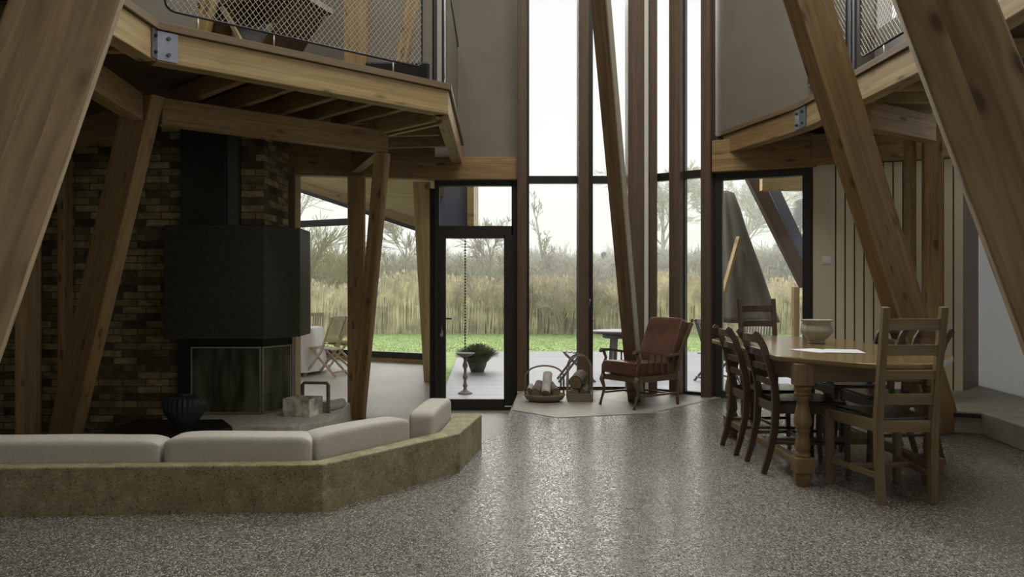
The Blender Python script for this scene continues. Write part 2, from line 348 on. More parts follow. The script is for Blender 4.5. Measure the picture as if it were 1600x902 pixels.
    def lathe(s, prof, n=24, c=(0, 0, 0), rib=0, nrib=0, sy=1, smooth=True, close=True):
        c = V(c); rings = []
        for r, z in prof:
            ring = []
            for j in range(n):
                a = 2 * PI * j / n; rr = r * (1 + rib * math.cos(a * nrib)) if nrib else r
                ring.append(s.bm.verts.new(c + V((rr * math.cos(a), rr * math.sin(a) * sy, z))))
            rings.append((ring, z))
        for (r0, z0), (r1, z1) in zip(rings, rings[1:]):
            for j in range(n):
                j2 = (j + 1) % n
                s.face([r0[j], r0[j2], r1[j2], r1[j]], [(z0, j / n * .3), (z0, (j + 1) / n * .3), (z1, (j + 1) / n * .3), (z1, j / n * .3)], smooth)
        if close:
            s.face(list(reversed(rings[0][0])), [(0, 0)] * n); s.face(rings[-1][0], [(0, 0)] * n)
        return s
    def prism(s, poly, z0, z1, zf=None, grain=0):
        lo = [s.bm.verts.new((x, y, z0)) for x, y in poly]
        hi = [s.bm.verts.new((x, y, zf(x, y) if zf else z1)) for x, y in poly]
        ar = sum(poly[i][0] * poly[(i + 1) % len(poly)][1] - poly[(i + 1) % len(poly)][0] * poly[i][1] for i in range(len(poly)))
        n = len(poly)
        uvp = [(y, x) for x, y in poly] if grain else list(poly)
        if ar < 0: lo.reverse(); hi.reverse(); poly = list(reversed(poly)); uvp.reverse()
        s.face(hi, uvp); s.face(list(reversed(lo)), list(reversed(uvp)))
        L = 0
        for i in range(n):
            j = (i + 1) % n; d = (lo[j].co - lo[i].co).length; h = z1 - z0
            s.face([lo[i], lo[j], hi[j], hi[i]], [(L, 0), (L + d, 0), (L + d, h), (L, h)]); L += d
        return s
    def wallseg(s, a, b, z0, z1, t=.15, out=1):
        """upright wall from a to b (plan), thickness t to the side `out`; UV = metres along, height"""
        a, b = V((*a, 0)), V((*b, 0)); d = (b - a).normalized(); n = V((-d.y, d.x, 0)) * t * out
        poly = [a, b, b + n, a + n]
        s.prism([(p.x, p.y) for p in poly], z0, z1); return s
    def icos(s, c, r, sub=2, sc=(1, 1, 1)):
        g = bmesh.ops.create_icosphere(s.bm, subdivisions=sub, radius=r)
        for v in g['verts']: v.co = V((v.co.x * sc[0], v.co.y * sc[1], v.co.z * sc[2])) + V(c)
        for f in {f for v in g['verts'] for f in v.link_faces}: f.smooth = True; f.material_index = s.mi
        return s
    def build(s, name, mat, parent=None, bevel=0, seg=2, center=True, sub=0, **props):
        me = bpy.data.meshes.new(name); 
        bmesh.ops.recalc_face_normals(s.bm, faces=s.bm.faces)
        o = bpy.data.objects.new(name, me); COL.objects.link(o)
        if parent is None and center and len(s.bm.verts):
            xs = [v.co.x for v in s.bm.verts]; ys = [v.co.y for v in s.bm.verts]; zs = [v.co.z for v in s.bm.verts]
            c = V(((min(xs) + max(xs)) / 2, (min(ys) + max(ys)) / 2, min(zs)))
            for v in s.bm.verts: v.co -= c
            o.location = c
        s.bm.to_mesh(me); s.bm.free()
        for m in (mat if isinstance(mat, (list, tuple)) else [mat]): me.materials.append(m)
        if parent: o.parent = parent
        if bevel:
            b = o.modifiers.new('bevel', 'BEVEL'); b.width = bevel; b.segments = seg; b.limit_method = 'ANGLE'; b.angle_limit = math.radians(40)
        if sub:
            b = o.modifiers.new('sub', 'SUBSURF'); b.levels = sub; b.render_levels = sub
        for k, v in props.items(): o[k] = v
        return o

def tag(o, label, cat, group=None, kind=None):
    o['label'] = label; o['category'] = cat
    if group: o['group'] = group
    if kind: o['kind'] = kind
    return o
def empty(name, loc, rz=0, label=None, cat=None, group=None):
    o = bpy.data.objects.new(name, None); COL.objects.link(o); o.location = loc; o.rotation_euler = (0, 0, rz); o.empty_display_size = .1
    if label: tag(o, label, cat, group)
    return o
def copy_tree(o, parent=None):
    kids = [c for c in o.children]
    c = o.copy(); COL.objects.link(c)
    if parent: c.parent = parent
    for k in kids: copy_tree(k, c)
    return c
def struct(mb, name, mat, parent=None, **k):
    o = mb.build(name, mat, parent, center=False, **k)
    if not parent: o['kind'] = 'structure'
    return o
def px(x, y, D):
    return V(((x - 800) / 1200 * D, D, 1.18 - (y - 451) / 1200 * D))

# ------------------------------------------------------------------ floors and ground
ZL = -.24      # lower room
ZD = -.26      # outside deck
P0, P1, P2, P3 = (-3.6, 3.93), (-1.0, 4.06), (-.337, 4.93), (-.223, 5.69)
up_poly = [(-6.5, -4.5), (7, -4.5), (7, 8.0), (3.1, 8.1), (2.2, 8.5), (1.45, 9.05), (.09, 9.05), (-.02, 7.4), (-.11, 6.16), (-.235, 5.88), (-.223, 5.69), (-.42, 5.0), (-1.05, 4.12), (-3.6, 4.0), (-6.5, 4.0)]
struct(MB().prism(up_poly, -.3, 0), 'floor', M['pebbles'])
smooth_poly = [(.085, 8.95), (-.0, 7.45), (.42, 7.0), (1.3, 7.25), (2.3, 8.35), (2.2, 8.45), (1.45, 8.99)]
struct(MB().prism(smooth_poly, -.01, .004), 'floor_threshold', M['smooth_concrete'])
low_poly = [(-7, 3.9), (0, 3.9), (.2, 9.0), (-.85, 9.1), (-1.45, 14.6), (-4.8, 16.3), (-8, 16.3), (-8, 3.9)]
struct(MB().prism(low_poly, -.45, ZL), 'floor_lower', M['lower_floor'])
platform = [(3.35, 6.36), (3.79, 6.2), (3.69, 5.5), (3.5, 3.6), (7, 3.6), (7, 8.3), (3.35, 8.0)]
pf = struct(MB().prism(platform, 0, .18), 'floor_platform', M['smooth_concrete'], bevel=.008)
struct(MB().prism([(3.36, 6.33), (3.775, 6.18), (3.78, 6.2), (3.37, 6.37)], .135, .165), 'step_shadow_strip', M['black'])  # black strip stands in for the shadow under the step's top edge
deck = [(-.9, 9.15), (2.2, 8.75), (3.2, 8.2), (14, 8.2), (14, 17.6), (-1.2, 17.6)]
struct(MB().prism(deck, -.4, ZD), 'floor_deck', M['deck'])
gm = MB(); gm.prism([(-60, 10), (60, 10), (60, 140), (-60, 140)], -.6, -.3)
struct(gm, 'ground', M['grass'])

# ------------------------------------------------------------------ facade: door, tall window, right pane
def frame_rect(mb, a, b, z0, z1, w, t):
    """rectangular frame in the vertical plane through plan points a-b"""
    a, b = V((*a, 0)), V((*b, 0)); d = (b - a).normalized(); nrm = V((-d.y, d.x, 0))
    for p in (a + d * w / 2, b - d * w / 2):
        mb.beam(p + V((0, 0, z0)), p + V((0, 0, z1)), w, t, d)
    for z in (z0 + w / 2, z1 - w / 2):
        mb.beam(a + d * w + V((0, 0, z)), b - d * w + V((0, 0, z)), t, w, nrm)
def pane(a, b, z0, z1, name='pane', parent=None, mat=None):
    m = MB(); a, b = V((*a, 0)), V((*b, 0)); d = (b - a).normalized(); n = V((-d.y, d.x, 0)) * .004
    m.prism([((a - n).x, (a - n).y), ((b - n).x, (b - n).y), ((b + n).x, (b + n).y), ((a + n).x, (a + n).y)], z0, z1)
    return m.build(name, mat or M['glass'], parent)

# door_1 at Y = 9
YF = 9.0
d1 = empty('door_1', (0, 0, 0)); d1['kind'] = 'structure'
m = MB()
m.box((-.875, YF, 1.10), (.05, .10, 2.68)); m.box((.03, YF, 1.10), (.07, .10, 2.68))
m.box((-.42, YF, 2.41), (.86, .10, .06)); m.box((-.42, YF, 1.86), (.86, .10, .10)); m.box((-.42, YF, -.22), (.96, .12, .04))
m.build('door_frame', M['dark_frame'], d1)
m = MB(); zt, zb = 1.81, -.19
m.box((-.81, YF - .02, (zt + zb) / 2), (.075, .07, zt - zb)); m.box((-.05, YF - .02, (zt + zb) / 2), (.09, .07, zt - zb))
m.box((-.43, YF - .02, zt - .02), (.69, .07, .05)); m.box((-.43, YF - .02, zb + .035), (.69, .07, .09))
leaf = m.build('door_leaf', M['dark_frame'], d1)
pane((-.775, YF - .02), (-.09, YF - .02), zb + .07, zt - .04, 'pane', leaf)
pane((-.855, YF), (0, YF), 1.91, 2.38, 'transom_pane', d1)
m = MB(); m.box((-.81, YF - .065, .83), (.03, .012, .16)); m.tube([(-.81, YF - .06, .83), (-.81, YF - .11, .83), (-.70, YF - .11, .83)], .010, 8)
m.build('handle', M['bolt'], leaf)
m = MB(); m.tube([(-.815, YF - .07, .74), (-.815, YF - .085, .73), (-.82, YF - .085, .66)], .004, 6); m.icos((-.82, YF - .085, .64), .018, 1, (1, .3, 1.6)); m.box((-.805, YF - .085, .66), (.012, .006, .07))
m.build('key_fob', M['brass'], leaf)

# window_1 : tall window, facets A (flat) and B (turned)
XB, XC = (1.43, 8.93), (2.22, 8.38)
TOP = 7.0
w1 = empty('window_1', (0, 0, 0)); w1['kind'] = 'structure'
dB = (V((*XC, 0)) - V((*XB, 0))).normalized()
def mull(x, y, w, d, side, name='mullion', mat='mullion', z0=0, z1=TOP):
    return MB().beam((x, y, z0), (x, y, z1), w, d, side).build(name, M[mat], w1, bevel=.004)
def atpx(p, a=XB, b=XC):
    k = (p - 800) / 1200; t = (k * a[1] - a[0]) / ((b[0] - a[0]) - k * (b[1] - a[1])); return (a[0] + (b[0] - a[0]) * t, a[1] + (b[1] - a[1]) * t)
YW = 8.95
mull(.115, YW - .07, .11, .16, (1, 0, 0))
mull(.82, YW - .07, .12, .16, (1, 0, 0))
for p0_, p1_ in ((1052, 1069), (1101, 1116)):
    a = atpx(p0_); b = atpx(p1_); c = ((a[0] + b[0]) / 2, (a[1] + b[1]) / 2); ww = math.dist(a, b)
    mull(c[0] - .03, c[1] - .06, ww, .16, dB)
fr = MB()
for x0, x1 in ((.17, .20), (.755, .775), (.875, .94), (1.325, 1.36)):
    fr.box(((x0 + x1) / 2, YW, TOP / 2), (x1 - x0, .07, TOP))
for a_, b_ in ((1008, 1022), (1050, 1056), (1066, 1072), (1099, 1104)):
    a = atpx(a_); b = atpx(b_); fr.beam(((a[0] + b[0]) / 2, (a[1] + b[1]) / 2, 0), ((a[0] + b[0]) / 2, (a[1] + b[1]) / 2, TOP), math.dist(a, b), .07, dB)
for x0, x1 in ((.17, .775), (.875, 1.40)):
    fr.box(((x0 + x1) / 2, YW, 2.445), (x1 - x0, .08, .085)); fr.box(((x0 + x1) / 2, YW, .02), (x1 - x0, .08, .04)); fr.box(((x0 + x1) / 2, YW, TOP), (x1 - x0, .08, .085))
for z, h in ((2.445, .085), (.02, .04), (TOP, .085)):
    fr.beam((XB[0], XB[1], z), (XC[0], XC[1], z), .08, h)
fr.build('window_frame', M['dark_frame'], w1)
for a, b in (((.20, YW), (.755, YW)), ((.94, YW), (1.325, YW)), (atpx(1021), atpx(1051)), (atpx(1071), atpx(1100))):
    pane(a, b, .04, 2.40, 'pane', w1); pane(a, b, 2.49, TOP - .04, 'upper_pane', w1)
m = MB(); m.tube([(.885, YW - .16, .98), (.885, YW - .19, .98), (.89, YW - .19, 1.06)], .008, 6); m.build('window_latch', M['steel'], w1)
# corner post group between the facets
m = MB(); m.beam((1.40, 8.72, 0), (1.40, 8.72, TOP), .20, .24, (1, 0, 0)); 
tag(m.build('timber_post', M['mullion'], None, bevel=.006), 'tall upright brown post in the middle of the tall window', 'post', 'timber posts')
m = MB(); m.beam((1.50, 8.62, 0), (1.50, 8.62, TOP), .045, .10, (1, 0, 0))
tag(m.build('pale_conduit_board', M['white_board'], None, bevel=.003), 'narrow pale vertical strip fixed along the middle window post', 'board')
m = MB(); m.beam((1.585, 8.68, 0), (1.585, 8.68, TOP), .085, .16, (1, 0, 0))
tag(m.build('timber_post', M['mullion'], None, bevel=.006), 'slim brown upright just right of the pale strip in the tall window', 'post', 'timber posts')

# window_2 : right fixed pane, facade turned further
RA, RB = (2.222, 8.372), (3.10, 7.98)
w2 = empty('window_2', (0, 0, 0)); w2['kind'] = 'structure'
m = MB(); frame_rect(m, RA, RB, 0, 2.43, .075, .10); m.build('window_frame', M['dark_frame'], w2)
dR = (V((*RB, 0)) - V((*RA, 0))).normalized()
pane((RA[0] + dR.x * .07, RA[1] + dR.y * .07), (RB[0] - dR.x * .07, RB[1] - dR.y * .07), .07, 2.36, 'pane', w2)

# right walls
RW0, RW1, RW2, RW3 = RB, (4.4, 7.5), (4.8, 7.9), (4.45, 5.2)
m = MB(); pitch = .0885
dW = (V((*RW1, 0)) - V((*RW0, 0))); LW = dW.length; dW.normalize(); nW = V((dW.y, -dW.x, 0))
m.wallseg(RW0, RW1, 0, 2.47, .12, 1)
m.wallseg((2.2, 8.42), RW0, 2.43, 2.86, .1, 1).wallseg(RW0, RW1, 2.47, 2.86, .1, 1)
struct(m, 'wall_right', plain('groove_shade', (.09, .08, .055), .7, noise=.08, nscale=3))  # wall colour darkened to put shade into the gaps between boards
m = MB(); s0 = .242; k = 0
m.beam(V((*RW0, 1.24)) + dW * .11 + nW * .006, V((*RW0, 1.24)) + dW * .11 + nW * .0061, .2, 2.46, dW) if False else None
while s0 + k * pitch < LW - .03:
    p = V((*RW0, 0)) + dW * (s0 + (k + .5) * pitch) + nW * .009
    m.beam(p + V((0, 0, 0)), p + V((0, 0, 2.45)), pitch - .013, .018, dW); k += 1
struct(m, 'trim_2', plain('groove_board', (.78, .72, .52), .6, noise=.08, nscale=3), bevel=.003)
m = MB(); p = V((*RW0, 0)) + dW * .13 + nW * .009; m.beam(p, p + V((0, 0, 2.46)), .21, .018, dW); struct(m, 'trim_3', plain('flat_board', (.70, .64, .48), .65), bevel=.003)
struct(MB().wallseg(RW1, RW2, 0, 2.8, .1, 1), 'wall_recess', M['shaded_reveal'])
struct(MB().wallseg(RW2, RW3, .18, 2.8, .01, 1), 'wall_far_right', M['translucent_wall'])  # wall made translucent so outdoor light brightens it
struct(MB().wallseg(RW3, (4.3, 1), 0, 2.8, .1, 1), 'wall_near_right', M['plaster_white'])
# light switch on the flat board
pp = V((*RW0, 1.47)) + dW * .155 + nW * .022
r = empty('light_switch', pp, math.atan2(dW.y, dW.x), 'small square white light switch on the pale panel beside the right window', 'light switch')
MB().box((0, 0, 0), (.085, .010, .085)).build('cover_plate', M['switch'], r, bevel=.003); MB().box((0, -.008, 0), (.05, .008, .055)).build('rocker', M['switch'], r, bevel=.002)

# upper plaster walls
struct(MB().wallseg((-2.75, 8.62), (-.9, YF), 2.8, TOP, .12, 1).wallseg((-.9, YF), (.07, YF), 2.70, TOP, .12, 1), 'wall_upper_left', M['plaster'])
struct(MB().wallseg((2.23, 8.42), (2.72, 6.95), 2.84, TOP, .10, 1).wallseg((2.80, 6.95), (3.75, 8.1), 2.84, TOP, .10, -1), 'wall_upper_right', M['plaster'])
m = MB(); xw = 3.75
for y0, y1, z0, z1 in ((8.1, 7.98, 2.75, TOP), (7.98, 6.9, 2.75, 3.80), (7.98, 6.9, 5.2, TOP), (6.9, 3.0, 2.75, TOP)):
    m.wallseg((xw, y0), (xw, y1), z0, z1, .2, 1)
struct(m, 'wall_upper_side', M['plaster_white'])
w3 = empty('window_3', (0, 0, 0)); w3['kind'] = 'structure'
m = MB(); frame_rect(m, (3.80, 7.98), (3.80, 6.9), 3.8, 5.2, .05, .06); m.build('window_frame', M['white_board'], w3)
struct(MB().wallseg((-5.6, 6.3), (-2.75, 8.62), 2.8, TOP, .12, 1).wallseg((-6.3, 2.6), (-5.6, 6.3), 2.8, TOP, .12, 1), 'wall_upper_back_left', M['plaster'])
# annex ceiling + its window wall
m = MB(); c = [(-.85, 9.08, 3.30), (-1.5, 14.55, 2.38), (-4.7, 16.2, 3.5), (-6.5, 9.08, 4.6)]
lo = [m.bm.verts.new(p) for p in c]; hi = [m.bm.verts.new((p[0], p[1], p[2] + .12)) for p in c]
uv = [(p[0] * .45 + p[1] * .9, p[0] * .9 - p[1] * .45) for p in c]
m.face(list(reversed(lo)), list(reversed(uv))); m.face(hi, uv)
for i in range(4): j = (i + 1) % 4; m.face([lo[i], lo[j], hi[j], hi[i]], [(0, 0)] * 4)
struct(m, 'ceiling_annex', M['annex_boards'])
AW0, AW1 = V((-1.5, 14.5, 0)), V((-4.7, 16.15, 0)); aw = (AW1 - AW0); 
def eave(t): return 2.22 + 1.12 * t
w4 = empty('window_4', (0, 0, 0)); w4['kind'] = 'structure'
m = MB()
for t, ww in ((.0, .12), (.52, .16), (1, .1)):
    p = AW0 + aw * t; m.beam(p + V((0, 0, ZL)), p + V((0, 0, eave(t))), ww, .12, aw.normalized())
for z in (ZL + .12,): m.beam(AW0 + V((0, 0, z)), AW1 + V((0, 0, z)), .1, .14)
m.beam(AW0 + V((0, 0, eave(0))), AW1 + V((0, 0, eave(1))), .12, .10)
m.beam(AW0 + aw * .52 + V((0, 0, 2.52)), AW1 + V((0, 0, 2.52)), .10, .13)
m.build('window_frame', M['dark_frame'], w4)
m = MB(); m.beam(AW0 + V((0, 0, ZL + .03)), AW1 + V((0, 0, ZL + .03)), .16, .08); m.build('window_sill', M['glulam'], w4)
mm = MB(); vs = [AW0 + V((0, 0, ZL + .15)), AW1 + V((0, 0, ZL + .15)), AW1 + V((0, 0, eave(1))), AW0 + V((0, 0, eave(0)))]
mm.face([mm.bm.verts.new(v) for v in vs]); mm.face([mm.bm.verts.new(v + V((.003, .006, 0))) for v in vs]); mm.build('pane', M['glass'], w4)
m = MB(); m.beam(AW0 + V((0, -.05, eave(0) + .13)), AW1 + V((0, -.05, eave(1) + .13)), .14, .2)
tag(m.build('eave_beam', M['glulam'], None, bevel=.005), 'sloping timber beam over the far windows of the side room', 'beam', 'timber beams')
# side wall between main door and annex window (glazed, seen edge on)
w5 = empty('window_5', (0, 0, 0)); w5['kind'] = 'structure'
m = MB(); frame_rect(m, (-.93, 9.06), (-1.45, 14.4), ZL, 2.36, .10, .08); m.build('window_frame', M['dark_frame'], w5)
pane((-.94, 9.16), (-1.44, 14.3), ZL + .1, 2.26, 'pane', w5)
struct(MB().wallseg((-.86, 9.08), (-1.42, 14.4), 2.37, 3.35, .06, -1), 'wall_annex_header', M['board'])
struct(MB().wallseg((-8, 9.0), (-2.5, 8.78), ZL, 3.6, .14, 1).wallseg((-8, 3.5), (-8, 9), ZL, 3.6, .1, 1).wallseg((-8, 16.3), (-4.75, 16.2), ZL, 3.6, .1, 1).wallseg((-8, 9), (-8, 16.3), ZL, 3.6, .1, 1), 'wall_annex', M['white_board'])
# wood cabinet column right of chimney
r = empty('wall_cabinet', (-2.62, 8.62, ZL), 0, 'honey timber cabinet with its shaded side coloured brown standing just behind the black fireplace', 'cabinet')
MB().box((0, 0, 1.39), (.44, .22, 2.78)).build('body', M['glulam_pale'], r, bevel=.006)
MB().box((.13, -.118, 1.39), (.17, .012, 2.74)).build('door', M['edge_board'], r, bevel=.004)  # no real door: brown board carries the shade of the cabinet's side

# ceiling / roof with an unseen opening placed to let light in, rear walls with openings
H0, H1, K0, K1 = -1.8, 2.8, 2.8, 6.6
m = MB()
m.prism([(-7, -4.5), (H0, -4.5), (H0, 9.3), (-7, 9.3)], TOP, TOP + .15); m.prism([(H1, -4.5), (7, -4.5), (7, 9.3), (H1, 9.3)], TOP, TOP + .15)
m.prism([(H0, -4.5), (H1, -4.5), (H1, K0), (H0, K0)], TOP, TOP + .15); m.prism([(H0, K1), (H1, K1), (H1, 9.3), (H0, 9.3)], TOP, TOP + .15)
struct(m, 'ceiling', M['board'])
struct(MB().wallseg((-6.5, -4.5), (-6.5, 2.6), 0, TOP, .1, 1).wallseg((-6.6, 2.6), (-6.6, 7.6), ZL, TOP, .1, 1), 'wall_left', M['plaster'])
m = MB(); m.wallseg((-6.5, -4.5), (7, -4.5), 0, .9, .1, -1); m.wallseg((-6.5, -4.5), (7, -4.5), 2.6, TOP, .1, -1)
for x0, x1 in ((-6.5, -4.6), (-2.2, 2.2), (4.6, 7)): m.wallseg((x0, -4.5), (x1, -4.5), .9, 2.6, .1, -1)
struct(m, 'wall_rear', M['plaster'])

# ------------------------------------------------------------------ brick wall + fireplace
m = MB(); m.prism([(-6.6, 7.62), (-3.27, 7.62), (-3.27, 8.7), (-6.6, 8.7)], ZL, 2.83); m.prism([(-2.69, 7.62), (-2.46, 7.62), (-2.46, 8.45), (-2.69, 8.45)], ZL, 2.83)
m.prism([(-3.27, 8.0), (-2.69, 8.0), (-2.69, 8.45), (-3.27, 8.45)], ZL, 2.8)
struct(m, 'wall_brick', M['brick'])
fp = empty('fireplace', (-2.75, 7.4, ZL), 0, 'black steel fireplace with faceted hood and glass doors against brick chimney', 'fireplace')
def lp(poly): return [(x + 2.75, y - 7.4) for x, y in poly]
MB().prism(lp([(-3.22, 7.10), (-2.29, 7.10), (-2.07, 7.50), (-2.09, 7.95), (-2.2, 8.4), (-2.44, 8.44), (-2.44, 7.60), (-3.24, 7.60)]), .95, 2.01).build('hood', M['hood'], fp, bevel=.006)
MB().prism(lp([(-3.24, 7.50), (-2.80, 7.50), (-2.80, 7.98), (-3.24, 7.98)]), 2.01, 3.02).build('flue', M['hood'], fp, bevel=.004)
MB().prism(lp([(-2.795, 7.54), (-2.70, 7.54), (-2.70, 7.98), (-2.795, 7.98)]), 2.01, 3.02).build('flue_strip', M['hood_strip'], fp)
m = MB()   # surround (open front)
fbx = lp([(-3.25, 7.46), (-3.12, 7.46), (-3.12, 7.61), (-3.25, 7.61)]); m.prism(fbx, .2, .95)
m.prism(lp([(-3.12, 7.46), (-2.42, 7.46), (-2.23, 7.80), (-2.38, 8.4), (-2.44, 8.4), (-2.44, 7.60), (-3.12, 7.60)]), .86, .95)
m.prism(lp([(-2.27, 7.80), (-2.235, 7.80), (-2.38, 8.4), (-2.42, 8.4)]), .2, .95)
m.prism(lp([(-3.12, 7.58), (-2.46, 7.58), (-2.29, 7.85), (-2.38, 8.2), (-2.43, 8.3), (-2.44, 7.60), (-3.12, 7.60)]), .2, .86)
m.build('surround', M['black'], fp)
def firedoor(a, b, nm):
    a, b = V((*a, 0)), V((*b, 0)); o = V((2.75, -7.4, 0)); a += o; b += o
    m = MB(); frame_rect(m, (a.x, a.y), (b.x, b.y), .205, .855, .014, .014); f = m.build(nm, plain('door_rim', (.45, .47, .38), .3, .7), fp)
    m = MB(); d = (b - a).normalized(); n = V((-d.y, d.x, 0)) * .003; a2, b2 = a + d * .012, b - d * .012
    m.prism([((a2 - n).x, (a2 - n).y), ((b2 - n).x, (b2 - n).y), ((b2 + n).x, (b2 + n).y), ((a2 + n).x, (a2 + n).y)], .215, .845); m.build('glass', M['sooty'], f)
    return f
firedoor((-3.11, 7.44), (-2.43, 7.44), 'door'); f2 = firedoor((-2.42, 7.44), (-2.24, 7.78), 'door')
m = MB(); m.tube([(.335, .015, .22), (.335, .015, .38), (.40, .10, .40), (.41, .10, .25)], .006, 6); m.build('handle', M['steel'], f2)
hearth = [(-3.3, 6.8), (-2.49, 6.78), (-1.94, 6.80), (-1.67, 7.14), (-1.72, 8.18), (-2.2, 8.42), (-3.3, 8.0)]
tag(MB().prism([(-3.28, 7.2), (-2.72, 7.2), (-2.48, 6.80), (-1.94, 6.80), (-1.67, 7.14), (-1.72, 8.18), (-1.9, 8.45), (-2.44, 8.40), (-2.44, 7.6), (-3.28, 7.6)], ZL + .001, -.041).build('hearth_slab', plain('hearth_concrete', (.58, .555, .50), .6, noise=.4, nscale=20), None, bevel=.006),
    'pale angular concrete hearth slab in front of the black fireplace', 'hearth')
tag(MB().prism([(-3.5, 6.35), (-2.62, 6.42), (-2.46, 6.76), (-2.70, 7.17), (-3.5, 7.17)], ZL + .001, -.04).build('low_plinth', plain('dark_stone', (.012, .012, .011), .45), None, bevel=.008),
    'low black stone plinth left of the hearth under the vase', 'plinth')

# ------------------------------------------------------------------ timber structure
def post(pb, pt, u, w, t, label, mat='glulam', wt=None):
    return tag(MB().blade(pb, pt, u, w, t, wt).build('timber_post', M[mat], None, bevel=.008), label, 'post', 'timber posts')
def tbeam(p0, p1, t, h, label, mat='glulam', name='timber_beam'):
    return tag(MB().beam(p0, p1, t, h).build(name, M[mat], None, bevel=.006), label, 'beam', 'timber beams')
# near giants
def ext(a, b, z):
    t = (z - a.z) / (b.z - a.z); return a + (b - a) * t
a, b = px(-78, 520, 2.40), px(108, 0, 2.60)
post(ext(a, b, 0), ext(a, b, 3.4), (.9, .44), .31, .12, 'huge leaning timber post filling the left foreground', 'glulam_near')
a, b = px(1672, 520, 2.40), px(1472, 0, 2.60)
post(ext(a, b, 0), ext(a, b, 3.4), (-.9, .44), .28, .12, 'huge leaning timber post filling the right foreground', 'glulam_near')
# left diagonal, double posts, second leaning post
post((-3.96, 6.75, ZL), (-2.78, 5.80, 2.62), (.9, -.43), .32, .115, 'leaning timber post with a pale narrow edge in front of the brick wall')
m = MB(); m.blade((-4.42, 7.02, ZL), (-4.42, 7.02, 2.43), (.5, -.86), .24, .20)
tag(m.build('timber_post', M['glulam'], None, bevel=.008), 'upright dark timber post against the brick wall at far left', 'post', 'timber posts')
m = MB(); m.blade((-4.19, 7.2, ZL), (-4.19, 7.2, 2.43), (1, 0), .07, .14)
tag(m.build('timber_post', M['glulam'], None, bevel=.008), 'slim upright timber post beside the dark post at far left', 'post', 'timber posts')
post((-1.67, 8.36, ZL), (-1.19, 7.05, 2.42), (.95, -.30), .13, .09, 'leaning timber post behind the right end of the sofa, front of the pair', 'glulam')
m = MB(); m.blade((-1.745, 8.62, ZL), (-1.745, 8.62, 2.44), (1, 0), .18, .12)
tag(m.build('timber_post', M['glulam'], None, bevel=.008), 'upright timber post directly behind the leaning post near the hearth', 'post', 'timber posts')
post((-1.25, 11.7, ZL), (-1.38, 11.7, 2.80), (1, 0), .17, .14, 'tapering timber post just left of the glass door', 'glulam_pale', wt=.26)
# centre leaning post (bends slightly as a blade), right diagonal
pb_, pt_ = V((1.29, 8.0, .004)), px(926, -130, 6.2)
lp_ = MB().blade(pb_, pt_, (.85, -.5), .135, .11).build('timber_post', M['post_shaded'], None, bevel=.006, center=False)
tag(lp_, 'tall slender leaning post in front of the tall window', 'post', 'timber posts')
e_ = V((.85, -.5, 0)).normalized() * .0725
MB().blade(pb_ + e_, pt_ + e_, (.85, -.5), .012, .10).build('lit_edge', M['lit_edge'], lp_)  # added strip; its pale colour carries window light on the narrow face
a, b = px(1473, 676, 6.3), px(1262, 0, 5.3)
post(V((a.x, a.y, 0)), ext(a, b, 4.2), (-.9, -.43), .36, .12, 'leaning timber post with pale left edge behind the dining table', 'glulam')
# right uprights
m = MB(); m.blade((3.72, 6.80, .18), (3.72, 6.80, 2.62), (.92, -.40), .15, .20)
tag(m.build('timber_post', M['glulam'], None, bevel=.008), 'thick upright timber post on the raised platform behind the dining chairs', 'post', 'timber posts')
m = MB(); m.blade((3.60, 6.95, .18), (3.60, 6.95, 2.62), (1, 0), .06, .12)
tag(m.build('timber_post', M['glulam_pale'], None, bevel=.006), 'slim pale upright left of the thick platform post', 'post', 'timber posts')
# mezzanine left
A_, B_, C_, D_ = (-2.32, 3.1), (-2.27, 4.9), (-.53, 6.40), (-.58, 8.88)
zb0, zt0, zc = 2.63, 2.83, 2.88
def fascia(a, b, label, mat='glulam_pale', off=.06, side=1):
    a, b = V((*a, 0)), V((*b, 0)); d = (b - a).normalized(); n = V((-d.y, d.x, 0)) * off * side
    a, b = a + n, b + n
    o = tbeam(a + V((0, 0, (zb0 + zt0) / 2)), b + V((0, 0, (zb0 + zt0) / 2)), .12, zt0 - zb0, label, mat)
    return o
fascia(A_, B_, 'timber edge beam of the left gallery nearest the camera'); fascia(B_, C_, 'long timber edge beam of the left gallery facing the room'); fascia(C_, D_, 'timber edge beam of the left gallery running back to the door wall')
left_poly = [A_, B_, C_, D_, (-2.75, 8.58), (-6.6, 8.7), (-6.6, 2.0), (-5.0, 2.0), (-2.6, 2.2)]
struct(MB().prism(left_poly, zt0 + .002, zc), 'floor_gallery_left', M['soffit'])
def edge(a, b, name, side=1):
    a, b = V((*a, 0)), V((*b, 0)); d = (b - a).normalized(); n = V((-d.y, d.x, 0)) * side
    m = MB(); m.beam(a - n * .012 + V((0, 0, 2.858)), b - n * .012 + V((0, 0, 2.858)), .024, .052); struct(m, name, M['edge_board'], bevel=.003)
edge(A_, B_, 'trim_4'); edge(B_, C_, 'trim_5'); edge(C_, D_, 'trim_6')
